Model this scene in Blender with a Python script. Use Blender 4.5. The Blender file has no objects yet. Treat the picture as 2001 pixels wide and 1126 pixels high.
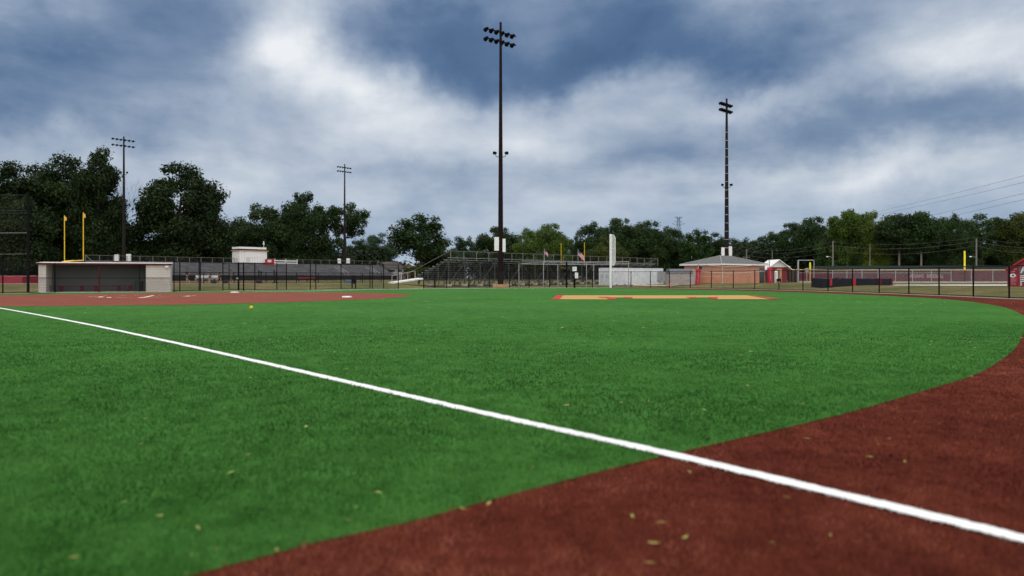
import bpy, math, random
import numpy as np
from mathutils import Vector, Matrix

random.seed(7); rng = np.random.default_rng(11)
S = bpy.context.scene
COL = S.collection
F = 1400.0; CX = 1000.5; HY = 542.0; CAMH = 1.2

# ------------------------------------------------------------------ helpers
def lin(r, g, b):
    f = lambda c: (c/255/12.92) if c/255 <= .04045 else ((c/255+.055)/1.055)**2.4
    return (f(r), f(g), f(b), 1)
def sstep(a, b, x):
    t = min(1, max(0, (x-a)/(b-a))); return t*t*(3-2*t)
def PX(px, Y): return (px-CX)/F*Y
def ZY(py, Y): return CAMH + (HY-py)/F*Y
def G0(px, py):
    Y = CAMH*F/(py-HY); return (PX(px, Y), Y)

FENCE_PX = [(-150, 577.5), (5, 574.5), (75, 573), (340, 571), (390, 569.3), (436, 569), (476, 568.6), (541, 567.5), (606, 567), (667, 566),
  (725, 565.3), (778, 565), (828, 564.3), (850, 564), (873, 563.8), (916, 563.5), (957, 563.2), (996, 563), (1034, 562.8),
  (1074, 562.6), (1107, 562.4), (1158, 562.3), (1195, 562.5), (1233, 562.8), (1271, 563.1), (1308, 563.5), (1349, 564.1), (1390, 564.7),
  (1433, 565.4), (1475, 566.2), (1522, 567.4), (1569, 568.7), (1618, 570.2), (1666, 571.8), (1718, 573.9), (1776, 576), (1835, 578.4),
  (1902, 581.2), (1972, 584.3)]
FW = [(px,)+G0(px, py) for px, py in FENCE_PX]
def fence_at(px):
    if px <= FW[0][0]: return Vector((PX(px, FW[0][2]), FW[0][2]))
    for A, B in zip(FW, FW[1:]):
        if A[0] <= px <= B[0]:
            t = (px-A[0])/(B[0]-A[0]); x = A[1]+(B[1]-A[1])*t; y = A[2]+(B[2]-A[2])*t
            return Vector((x, y))
    return Vector(FW[-1][1:])
_fang = [(math.atan2(x, y), math.hypot(x, y)) for _, x, y in FW]
_fang = [(-math.pi, 60), (-1.2, 60), (-.75, 60)] + _fang + [(.75, 45), (.85, 38), (1.0, 24), (1.3, 14), (1.8, 8), (math.pi, 60)]
def gz(x, y):
    """height of the ground: flat inside the ball field, a low rise beyond its fence"""
    a = math.atan2(x, y); r = math.hypot(x, y)
    rf = 60
    for A, B in zip(_fang, _fang[1:]):
        if A[0] <= a <= B[0]:
            rf = A[1]+(B[1]-A[1])*(a-A[0])/(B[0]-A[0]); break
    px = CX+F*math.tan(max(-1.2, min(1.2, a)))
    w = 1-sstep(740, 850, px)*(1-sstep(1290, 1390, px))
    near = .46*sstep(rf+.8, rf+13, r)
    far = .46*sstep(100, 150, r)
    return near*w+far*(1-w)
def GT(px, py):
    Y = 40.0
    for _ in range(60):
        x = PX(px, Y); Y2 = (CAMH-gz(x, Y))*F/(py-HY); Y += .5*(Y2-Y)
    return (PX(px, Y), Y)

class MB:
    def __init__(s): s.v = []; s.f = []
    def add(s, vs, fs):
        n = len(s.v); s.v += [tuple(v) for v in vs]; s.f += [tuple(i+n for i in f) for f in fs]; return s
    def hexa(s, p):   # 8 points: bottom ring 0-3, top ring 4-7
        return s.add(p, [(3, 2, 1, 0), (4, 5, 6, 7), (0, 1, 5, 4), (1, 2, 6, 5), (2, 3, 7, 6), (3, 0, 4, 7)])
    def box(s, c, sz, rot=0):
        cx, cy, cz = c; a, b, h = sz[0]/2, sz[1]/2, sz[2]/2; co, si = math.cos(rot), math.sin(rot)
        q = [(-a, -b), (a, -b), (a, b), (-a, b)]
        return s.hexa([(cx+x*co-y*si, cy+x*si+y*co, cz-h) for x, y in q]+[(cx+x*co-y*si, cy+x*si+y*co, cz+h) for x, y in q])
    def bar(s, p0, p1, w, h):
        p0 = Vector(p0); p1 = Vector(p1); d = (p1-p0).normalized()
        up = Vector((0, 0, 1)) if abs(d.z) < .99 else Vector((0, 1, 0))
        r = d.cross(up).normalized()*(w/2); u = r.cross(d).normalized()*(h/2)
        return s.hexa([p0-r-u, p0+r-u, p1+r-u, p1-r-u, p0-r+u, p0+r+u, p1+r+u, p1-r+u])
    def tube(s, p0, p1, r0, r1=None, n=8, caps=True):
        r1 = r0 if r1 is None else r1
        p0 = Vector(p0); p1 = Vector(p1); d = (p1-p0).normalized()
        up = Vector((0, 0, 1)) if abs(d.z) < .95 else Vector((1, 0, 0))
        a = d.cross(up).normalized(); b = a.cross(d)
        vs = []
        for p, r in ((p0, r0), (p1, r1)):
            vs += [p+(a*math.cos(2*math.pi*i/n)+b*math.sin(2*math.pi*i/n))*r for i in range(n)]
        fs = [(i, (i+1) % n, n+(i+1) % n, n+i) for i in range(n)]
        if caps: fs += [tuple(range(n-1, -1, -1)), tuple(range(n, 2*n))]
        return s.add(vs, fs)
    def path(s, pts, r, n=6):
        for a, b in zip(pts, pts[1:]): s.tube(a, b, r, n=n)
        return s
    def lathe(s, c, prof, n=16):
        vs = []; k = len(prof)
        for r, z in prof: vs += [(c[0]+r*math.cos(2*math.pi*i/n), c[1]+r*math.sin(2*math.pi*i/n), c[2]+z) for i in range(n)]
        fs = [(j*n+i, j*n+(i+1) % n, (j+1)*n+(i+1) % n, (j+1)*n+i) for j in range(k-1) for i in range(n)]
        fs += [tuple(range(n-1, -1, -1)), tuple(range((k-1)*n, k*n))]
        return s.add(vs, fs)
    def prism(s, poly, z0, z1):
        n = len(poly)
        ar = sum(poly[i][0]*poly[(i+1) % n][1]-poly[(i+1) % n][0]*poly[i][1] for i in range(n))
        if ar < 0: poly = poly[::-1]
        return s.add([(x, y, z0) for x, y in poly]+[(x, y, z1) for x, y in poly],
            [tuple(range(n-1, -1, -1)), tuple(range(n, 2*n))]+[(i, (i+1) % n, n+(i+1) % n, n+i) for i in range(n)])
    def sheet(s, poly, z):
        n = len(poly)
        ar = sum(poly[i][0]*poly[(i+1) % n][1]-poly[(i+1) % n][0]*poly[i][1] for i in range(n))
        if ar < 0: poly = poly[::-1]
        return s.add([(x, y, z(x, y) if callable(z) else z) for x, y in poly], [tuple(range(n))])
    def build(s, name, mat, parent=None, smooth=False):
        me = bpy.data.meshes.new(name)
        off = parent_off(parent)
        me.from_pydata([(v[0]-off[0], v[1]-off[1], v[2]-off[2]) for v in s.v], [], s.f)
        me.materials.append(mat)
        if smooth: me.shade_smooth()
        o = bpy.data.objects.new(name, me); COL.objects.link(o)
        if parent: o.parent = parent
        return o
def parent_off(p):
    o = Vector((0, 0, 0))
    while p is not None: o = o+p.location; p = p.parent
    return o
def tag(o, label, cat, group=None):
    o['label'] = label; o['category'] = cat
    if group: o['group'] = group
    return o
def thing(name, loc, label, cat, group=None):
    o = bpy.data.objects.new(name, None); o.empty_display_size = .3; COL.objects.link(o); o.location = loc
    return tag(o, label, cat, group)
def struct(o, kind='structure'): o['kind'] = kind; return o
def rebase(o):
    """put a single-mesh thing's origin at its base"""
    me = o.data; c = [v.co for v in me.vertices]
    b = Vector((sum(v.x for v in c)/len(c), sum(v.y for v in c)/len(c), min(v.z for v in c)))
    me.transform(Matrix.Translation(-b)); o.location = o.location+b
    return o

# ------------------------------------------------------------------ materials
def newmat(name):
    m = bpy.data.materials.new(name); m.use_nodes = True; nt = m.node_tree
    return m, nt, nt.nodes['Principled BSDF']
def nd(nt, t, **kw):
    n = nt.nodes.new(t)
    for k, v in kw.items():
        if k in n.inputs.keys() if hasattr(n, 'inputs') else False: n.inputs[k].default_value = v
        else: setattr(n, k, v)
    return n
def mat(name, col, rough=.7, metal=0, var=.18, scale=3.0, bump=0, spec=.4, streak=None):
    """principled paint / metal / wood with mottled colour and wear"""
    m, nt, b = newmat(name); L = nt.links
    tc = nd(nt, 'ShaderNodeTexCoord')
    mp = nd(nt, 'ShaderNodeMapping'); L.new(tc.outputs['Object'], mp.inputs[0])
    if streak: mp.inputs['Scale'].default_value = streak
    nz = nd(nt, 'ShaderNodeTexNoise'); nz.inputs['Scale'].default_value = scale; nz.inputs['Detail'].default_value = 6
    L.new(mp.outputs[0], nz.inputs['Vector'])
    rp = nd(nt, 'ShaderNodeValToRGB'); e = rp.color_ramp.elements
    e[0].position = .3; e[1].position = .7
    e[0].color = tuple(c*(1-var) for c in col[:3])+(1,); e[1].color = tuple(min(.95, c*(1+var)) for c in col[:3])+(1,)
    L.new(nz.outputs[0], rp.inputs[0]); L.new(rp.outputs[0], b.inputs['Base Color'])
    b.inputs['Roughness'].default_value = rough; b.inputs['Metallic'].default_value = metal
    b.inputs['Specular IOR Level'].default_value = spec
    if bump:
        bm = nd(nt, 'ShaderNodeBump'); bm.inputs['Strength'].default_value = bump; bm.inputs['Distance'].default_value = .02
        L.new(nz.outputs[0], bm.inputs['Height']); L.new(bm.outputs[0], b.inputs['Normal'])
    return m
M = {}
M['black'] = mat('black_coating', (.006, .006, .007), .75, spec=.08)
M['dark_rail'] = mat('dark_rail', (.010, .010, .012), .8, spec=.08)
M['maroon'] = mat('maroon_paint', (.085, .006, .012), .6, spec=.2)
M['red'] = mat('red_paint', (.36, .006, .022), .5)
M['red_pad'] = mat('red_vinyl', (.42, .008, .035), .45)
M['white'] = mat('white_paint', (.72, .73, .74), .5, var=.08)
M['offwhite'] = mat('offwhite_paint', (.55, .54, .52), .6, var=.12)
M['grey'] = mat('grey_paint', (.25, .26, .28), .6)
M['galv'] = mat('galvanised_steel', (.34, .35, .36), .45, metal=.6)
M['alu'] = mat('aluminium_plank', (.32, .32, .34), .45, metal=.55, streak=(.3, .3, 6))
M['alu_dark'] = mat('shaded_aluminium_plank', (.055, .055, .058), .55, metal=.3, streak=(.3, .3, 6), var=.5, scale=.6)  # aluminium darkened in colour for the shade beneath the seats
M['steel_old'] = mat('weathered_steel', (.075, .072, .075), .7, metal=.2)
M['seat_dark'] = mat('weathered_bleacher_plank', (.125, .125, .14), .6, metal=.2, var=.35, scale=1.2, streak=(.6, .6, 3))
M['brown'] = mat('brown_steel', (.014, .0075, .008), .75, spec=.08)
M['brown_far'] = mat('dark_weathered_pole', (.018, .014, .015), .8, spec=.1)
M['yellow'] = mat('yellow_paint', (.75, .50, .015), .45)
M['yellow2'] = mat('bright_yellow_paint', (.80, .68, .03), .45)
M['cap'] = mat('faded_yellow_cap', (.66, .40, .10), .6)
M['concrete'] = mat('concrete', (.40, .38, .34), .85, bump=.2, scale=8)
M['tan'] = mat('tan_wood', (.52, .30, .15), .75)
M['navy'] = mat('navy_vinyl', (.010, .012, .020), .6, spec=.12)
M['sand'] = mat('sand', (.55, .43, .26), .95, scale=2)
M['palesand'] = mat('pale_runway', (.52, .50, .46), .9, scale=1)
M['track'] = mat('red_track', (.28, .09, .07), .9)
M['skin'] = mat('skin', (.32, .18, .12), .6)
M['skin2'] = mat('dark_skin', (.12, .06, .04), .6)
M['hair'] = mat('hair', (.012, .009, .008), .7)
M['clothblack'] = mat('black_cloth', (.014, .014, .017), .9)
M['clothgrey'] = mat('grey_cloth', (.12, .13, .15), .9)
M['shoe'] = mat('pale_shoe', (.5, .5, .5), .7)
M['glass'] = mat('dark_window_glass', (.02, .022, .026), .12, spec=.6)
M['lens'] = mat('lamp_lens', (.35, .37, .40), .25, spec=.6)
M['wood_pole'] = mat('grey_utility_timber', (.16, .15, .14), .85, streak=(6, 6, .6))
M['cable'] = mat('pale_cable', (.15, .15, .16), .6)
M['cable_dark'] = mat('dark_cable', (.04, .05, .07), .6)
M['net'] = mat('pale_net_tape', (.62, .50, .42), .8)
M['brownfence'] = mat('brown_slat_screen', (.05, .035, .03), .8)
M['logotan'] = mat('tan_turf_fibre', (.42, .235, .066), .95, var=.12, scale=40)
M['logored'] = mat('red_turf_fibre', (.43, .008, .008), .95, var=.15, scale=40)
M['ball'] = mat('optic_yellow_leather', (.72, .50, .03), .6)
M['ball_seam'] = mat('red_seam_thread', (.4, .02, .02), .7)
M['base'] = mat('white_rubber_base', (.72, .70, .66), .6)
M['shed'] = mat('mauve_grey_siding', (.36, .31, .30), .7)
M['plastic'] = mat('grey_shed_roof', (.10, .11, .13), .6)
M['bin'] = mat('dark_bin_plastic', (.018, .022, .028), .5)
M['bark'] = mat('bark', (.055, .045, .036), .95, scale=2, bump=.3, streak=(4, 4, .7))
M['palebark'] = mat('pale_bark', (.19, .17, .15), .95, scale=2, streak=(3, 3, .8))
M['house'] = mat('house_siding', (.28, .27, .28), .7, streak=(.2, .2, 8))
M['cream'] = mat('cream_siding', (.50, .43, .30), .7)
M['shingle'] = mat('shingles', (.085, .070, .068), .9, scale=6, bump=.3)
M['blue'] = mat('blue_tarp', (.05, .09, .16), .6)

def siding(name, col, h=.2, axis='Z'):
    """painted lap siding / corrugated sheet: bands of relief along one axis"""
    m, nt, b = newmat(name); L = nt.links
    tc = nd(nt, 'ShaderNodeTexCoord')
    sp = nd(nt, 'ShaderNodeSeparateXYZ'); L.new(tc.outputs['Object'], sp.inputs[0])
    d = nd(nt, 'ShaderNodeMath', operation='DIVIDE'); L.new(sp.outputs[axis], d.inputs[0]); d.inputs[1].default_value = h
    fr = nd(nt, 'ShaderNodeMath', operation='FRACT'); L.new(d.outputs[0], fr.inputs[0])
    lt = nd(nt, 'ShaderNodeMath', operation='LESS_THAN'); L.new(fr.outputs[0], lt.inputs[0]); lt.inputs[1].default_value = .12
    nz = nd(nt, 'ShaderNodeTexNoise'); nz.inputs['Scale'].default_value = 1.7; nz.inputs['Detail'].default_value = 7
    L.new(tc.outputs['Object'], nz.inputs['Vector'])
    mx = nd(nt, 'ShaderNodeMixRGB'); mx.inputs[1].default_value = tuple(c*.88 for c in col[:3])+(1,); mx.inputs[2].default_value = tuple(min(.9, c*1.1) for c in col[:3])+(1,)
    L.new(nz.outputs[0], mx.inputs[0])
    mx2 = nd(nt, 'ShaderNodeMixRGB'); L.new(lt.outputs[0], mx2.inputs[0]); L.new(mx.outputs[0], mx2.inputs[1]); mx2.inputs[2].default_value = tuple(c*.62 for c in col[:3])+(1,)
    L.new(mx2.outputs[0], b.inputs['Base Color']); b.inputs['Roughness'].default_value = .65
    bm = nd(nt, 'ShaderNodeBump'); bm.inputs['Strength'].default_value = .6; bm.inputs['Distance'].default_value = .03
    L.new(fr.outputs[0], bm.inputs['Height']); L.new(bm.outputs[0], b.inputs['Normal'])
    return m
M['block'] = siding('painted_block', (.60, .53, .51), .2)
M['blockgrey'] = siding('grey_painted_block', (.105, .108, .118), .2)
M['press'] = siding('pressbox_cladding', (.74, .735, .73), .4, 'X')

def brick():
    m, nt, b = newmat('orange_brick'); L = nt.links
    uv = nd(nt, 'ShaderNodeUVMap')
    br = nd(nt, 'ShaderNodeTexBrick'); L.new(uv.outputs[0], br.inputs['Vector'])
    br.inputs['Scale'].default_value = 1; br.inputs['Brick Width'].default_value = .23; br.inputs['Row Height'].default_value = .075
    br.inputs['Mortar Size'].default_value = .008
    br.inputs['Color1'].default_value = (.66, .25, .135, 1); br.inputs['Color2'].default_value = (.54, .19, .10, 1); br.inputs['Mortar'].default_value = (.52, .40, .33, 1)
    nz = nd(nt, 'ShaderNodeTexNoise'); nz.inputs['Scale'].default_value = .6; L.new(uv.outputs[0], nz.inputs['Vector'])
    mx = nd(nt, 'ShaderNodeMixRGB'); mx.blend_type = 'MULTIPLY'; mx.inputs[0].default_value = .22
    L.new(br.outputs[0], mx.inputs[1]); L.new(nz.outputs[0], mx.inputs[2]); L.new(mx.outputs[0], b.inputs['Base Color'])
    b.inputs['Roughness'].default_value = .85
    return m
M['brick'] = brick()

def wire_mat(name, pitch, thick, col):
    """woven wire fabric: wires are opaque, the holes between them are open"""
    m, nt, b = newmat(name); L = nt.links
    uv = nd(nt, 'ShaderNodeUVMap'); sp = nd(nt, 'ShaderNodeSeparateXYZ'); L.new(uv.outputs[0], sp.inputs[0])
    outs = []
    for op in ('ADD', 'SUBTRACT'):
        a = nd(nt, 'ShaderNodeMath', operation=op); L.new(sp.outputs[0], a.inputs[0]); L.new(sp.outputs[1], a.inputs[1])
        d = nd(nt, 'ShaderNodeMath', operation='DIVIDE'); L.new(a.outputs[0], d.inputs[0]); d.inputs[1].default_value = pitch
        f = nd(nt, 'ShaderNodeMath', operation='FRACT'); L.new(d.outputs[0], f.inputs[0])
        l = nd(nt, 'ShaderNodeMath', operation='LESS_THAN'); L.new(f.outputs[0], l.inputs[0]); l.inputs[1].default_value = thick/pitch
        outs.append(l)
    mxm = nd(nt, 'ShaderNodeMath', operation='MAXIMUM'); L.new(outs[0].outputs[0], mxm.inputs[0]); L.new(outs[1].outputs[0], mxm.inputs[1])
    L.new(mxm.outputs[0], b.inputs['Alpha']); b.inputs['Base Color'].default_value = col; b.inputs['Roughness'].default_value = .6
    return m
M['wire'] = wire_mat('black_chain_link', .07, .0055, (.012, .012, .013, 1))
M['wire_net'] = wire_mat('black_knotted_net', .06, .0015, (.01, .01, .011, 1))
M['wire_grey'] = wire_mat('grey_chain_link', .07, .005, (.22, .22, .23, 1))
M['screen'] = wire_mat('white_pole_screen', .06, .022, (.62, .64, .66, 1))
M['windscreen'] = wire_mat('maroon_windscreen', .03, .0135, (.105, .008, .018, 1))

def fabric(name, pts, z0, z1, m, parent):
    """an upright sheet of mesh fabric along a path, UV in metres; z0/z1 numbers above each point's own ground"""
    off = parent_off(parent); vs = []; us = []; fs = []; u = 0; prev = None
    for p in pts:
        if prev is not None: u += math.dist(p[:2], prev[:2])
        prev = p; b = p[2] if len(p) > 2 else 0
        a0 = z0(p) if callable(z0) else z0; a1 = z1(p) if callable(z1) else z1
        vs += [(p[0]-off[0], p[1]-off[1], b+a0-off[2]), (p[0]-off[0], p[1]-off[1], b+a1-off[2])]; us += [(u, a0), (u, a1)]
    for i in range(len(pts)-1): fs.append((2*i, 2*i+2, 2*i+3, 2*i+1))
    me = bpy.data.meshes.new(name); me.from_pydata(vs, [], fs); me.materials.append(m)
    ul = me.uv_layers.new(name='UVMap')
    for l in me.loops: ul.data[l.index].uv = us[l.vertex_index]
    o = bpy.data.objects.new(name, me); COL.objects.link(o); o.parent = parent
    return o

# --- ground materials
def ground_noise(nt, scale, detail=6, rough=.6, stretch=None):
    tc = nd(nt, 'ShaderNodeTexCoord'); mp = nd(nt, 'ShaderNodeMapping'); nt.links.new(tc.outputs['Object'], mp.inputs[0])
    if stretch: mp.inputs['Scale'].default_value = stretch
    n = nd(nt, 'ShaderNodeTexNoise'); n.inputs['Scale'].default_value = scale; n.inputs['Detail'].default_value = detail; n.inputs['Roughness'].default_value = rough
    nt.links.new(mp.outputs[0], n.inputs['Vector']); return n.outputs[0]
def ramp(nt, fac, stops):
    r = nd(nt, 'ShaderNodeValToRGB'); el = r.color_ramp.elements
    while len(el) < len(stops): el.new(.5)
    for e, (p, c) in zip(el, stops): e.position = p; e.color = tuple(c[:3])+(1,)
    nt.links.new(fac, r.inputs[0]); return r.outputs[0]
def mix(nt, kind, fac, a, b):
    n = nd(nt, 'ShaderNodeMixRGB'); n.blend_type = kind
    for i, v in ((0, fac), (1, a), (2, b)):
        if hasattr(v, 'is_linked') or hasattr(v, 'links'): nt.links.new(v, n.inputs[i])
        else: n.inputs[i].default_value = v if i == 0 else tuple(v[:3])+(1,)
    return n.outputs[0]
def m_turf():
    m, nt, b = newmat('green_turf')
    big = ramp(nt, ground_noise(nt, .22, 4), [(.32, (.045, .150, .028)), (.68, (.064, .198, .039))])
    mid = ramp(nt, ground_noise(nt, 2.6, 8, .7), [(.30, (.50, .55, .50)), (.55, (1, 1, 1)), (.78, (1.25, 1.22, 1.30))])
    fine = ramp(nt, ground_noise(nt, 34, 6, .75), [(.32, (.42, .45, .42)), (.60, (1.1, 1.1, 1.1)), (.75, (1.5, 1.4, 1.5))])
    c = mix(nt, 'MULTIPLY', 1, big, mid); c = mix(nt, 'MULTIPLY', .9, c, fine)
    nt.links.new(c, b.inputs['Base Color']); b.inputs['Roughness'].default_value = .9; b.inputs['Specular IOR Level'].default_value = .03
    bm = nd(nt, 'ShaderNodeBump'); bm.inputs['Strength'].default_value = .7; bm.inputs['Distance'].default_value = .03
    nt.links.new(ground_noise(nt, 45, 5, .7), bm.inputs['Height']); nt.links.new(bm.outputs[0], b.inputs['Normal'])
    return m
def m_maroon():
    m, nt, b = newmat('maroon_turf')
    big = ramp(nt, ground_noise(nt, .6, 5), [(.30, (.095, .020, .013)), (.70, (.150, .034, .021))])
    mid = ramp(nt, ground_noise(nt, 5, 8, .72), [(.28, (.50, .48, .48)), (.55, (1, 1, 1)), (.80, (1.45, 1.45, 1.4))])
    fine = ramp(nt, ground_noise(nt, 55, 5, .75), [(.30, (.45, .42, .42)), (.60, (1.1, 1.1, 1.1)), (.76, (1.6, 1.6, 1.6))])
    c = mix(nt, 'MULTIPLY', 1, big, mid); c = mix(nt, 'MULTIPLY', .9, c, fine)
    nt.links.new(c, b.inputs['Base Color']); b.inputs['Roughness'].default_value = .9; b.inputs['Specular IOR Level'].default_value = .03
    bm = nd(nt, 'ShaderNodeBump'); bm.inputs['Strength'].default_value = .7; bm.inputs['Distance'].default_value = .03
    nt.links.new(ground_noise(nt, 60, 5, .7), bm.inputs['Height']); nt.links.new(bm.outputs[0], b.inputs['Normal'])
    return m
def m_infield():
    m, nt, b = newmat('red_infield_turf')
    c = ramp(nt, ground_noise(nt, .5, 6, .65), [(.3, (.155, .040, .024)), (.7, (.215, .058, .034))])
    fine = ramp(nt, ground_noise(nt, 20, 5, .7), [(.3, (.75, .75, .75)), (.7, (1.15, 1.15, 1.15))])
    nt.links.new(mix(nt, 'MULTIPLY', 1, c, fine), b.inputs['Base Color']); b.inputs['Roughness'].default_value = .9; b.inputs['Specular IOR Level'].default_value = .1
    return m
def m_grass():
    m, nt, b = newmat('dry_grass')
    a = ramp(nt, ground_noise(nt, .16, 7, .7), [(.34, (.055, .075, .020)), (.50, (.115, .105, .038)), (.64, (.19, .145, .070))])
    fine = ramp(nt, ground_noise(nt, 3.0, 7, .75, (1, .35, 1)), [(.3, (.55, .6, .5)), (.7, (1.25, 1.2, 1.2))])
    nt.links.new(mix(nt, 'MULTIPLY', 1, a, fine), b.inputs['Base Color']); b.inputs['Roughness'].default_value = .95; b.inputs['Specular IOR Level'].default_value = .1
    return m
M['turf'] = m_turf(); M['maroon_turf'] = m_maroon(); M['infield'] = m_infield(); M['grass'] = m_grass()
M['line'] = mat('white_line_fibre', (.74, .75, .76), .9, var=.10, scale=18, bump=.4)
M['chalk'] = mat('worn_chalk', (.56, .44, .40), .9, var=.2, scale=6)

def attr_mat(name, base_cols, rough=.7, trans=.25, spec=.2):
    """blades / leaves: colour picked per blade from a short natural range"""
    m, nt, b = newmat(name); L = nt.links
    at = nd(nt, 'ShaderNodeAttribute'); at.attribute_name = 'shade'
    c = ramp(nt, at.outputs['Fac'], base_cols)
    L.new(c, b.inputs['Base Color']); b.inputs['Roughness'].default_value = rough; b.inputs['Specular IOR Level'].default_value = spec
    t = nd(nt, 'ShaderNodeBsdfTranslucent'); L.new(c, t.inputs[0])
    ms = nd(nt, 'ShaderNodeMixShader'); ms.inputs[0].default_value = trans
    out = nt.nodes['Material Output']; L.new(b.outputs[0], ms.inputs[1]); L.new(t.outputs[0], ms.inputs[2]); L.new(ms.outputs[0], out.inputs[0])
    return m
M['blade'] = attr_mat('turf_blades', [(0, (.012, .050, .008)), (.5, (.042, .142, .025)), (1, (.096, .245, .060))], .85, .2, .04)
M['mblade'] = attr_mat('maroon_blades', [(0, (.055, .013, .009)), (.5, (.185, .048, .029)), (1, (.36, .125, .08))], .9, .15, .03)
M['litter'] = attr_mat('dry_leaf_bits', [(0, (.35, .26, .08)), (.5, (.48, .42, .14)), (1, (.36, .50, .12))], .8, .3)
def m_leaf():
    m, nt, b = newmat('tree_leaves'); L = nt.links
    at = nd(nt, 'ShaderNodeAttribute'); at.attribute_name = 'shade'
    oi = nd(nt, 'ShaderNodeObjectInfo')
    k = ramp(nt, at.outputs['Fac'], [(0, (.45, .5, .45)), (.6, (1, 1, 1)), (1, (1.6, 1.5, 1.2))])
    c = mix(nt, 'MULTIPLY', 1, oi.outputs['Color'], k)
    L.new(c, b.inputs['Base Color']); b.inputs['Roughness'].default_value = .6; b.inputs['Specular IOR Level'].default_value = .15
    t = nd(nt, 'ShaderNodeBsdfTranslucent'); L.new(c, t.inputs[0])
    ms = nd(nt, 'ShaderNodeMixShader'); ms.inputs[0].default_value = .25
    out = nt.nodes['Material Output']; L.new(b.outputs[0], ms.inputs[1]); L.new(t.outputs[0], ms.inputs[2]); L.new(ms.outputs[0], out.inputs[0])
    return m
M['leaf'] = m_leaf()

def np_mesh(name, v, nper, m, shade=None, parent=None, link=True):
    """mesh of many equal little polygons, nper corners each"""
    n = len(v)//nper
    me = bpy.data.meshes.new(name); me.vertices.add(len(v)); me.vertices.foreach_set('co', np.asarray(v, np.float32).ravel())
    me.loops.add(len(v)); me.loops.foreach_set('vertex_index', np.arange(len(v), dtype=np.int32))
    me.polygons.add(n); me.polygons.foreach_set('loop_start', np.arange(0, len(v), nper, dtype=np.int32))
    try: me.polygons.foreach_set('loop_total', np.full(n, nper, dtype=np.int32))
    except Exception: pass
    me.update(calc_edges=True)
    if shade is not None:
        a = me.attributes.new('shade', 'FLOAT', 'FACE'); a.data.foreach_set('value', np.asarray(shade, np.float32))
    me.materials.append(m)
    if not link: return me
    o = bpy.data.objects.new(name, me); COL.objects.link(o)
    if parent: o.parent = parent
    return o

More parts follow.
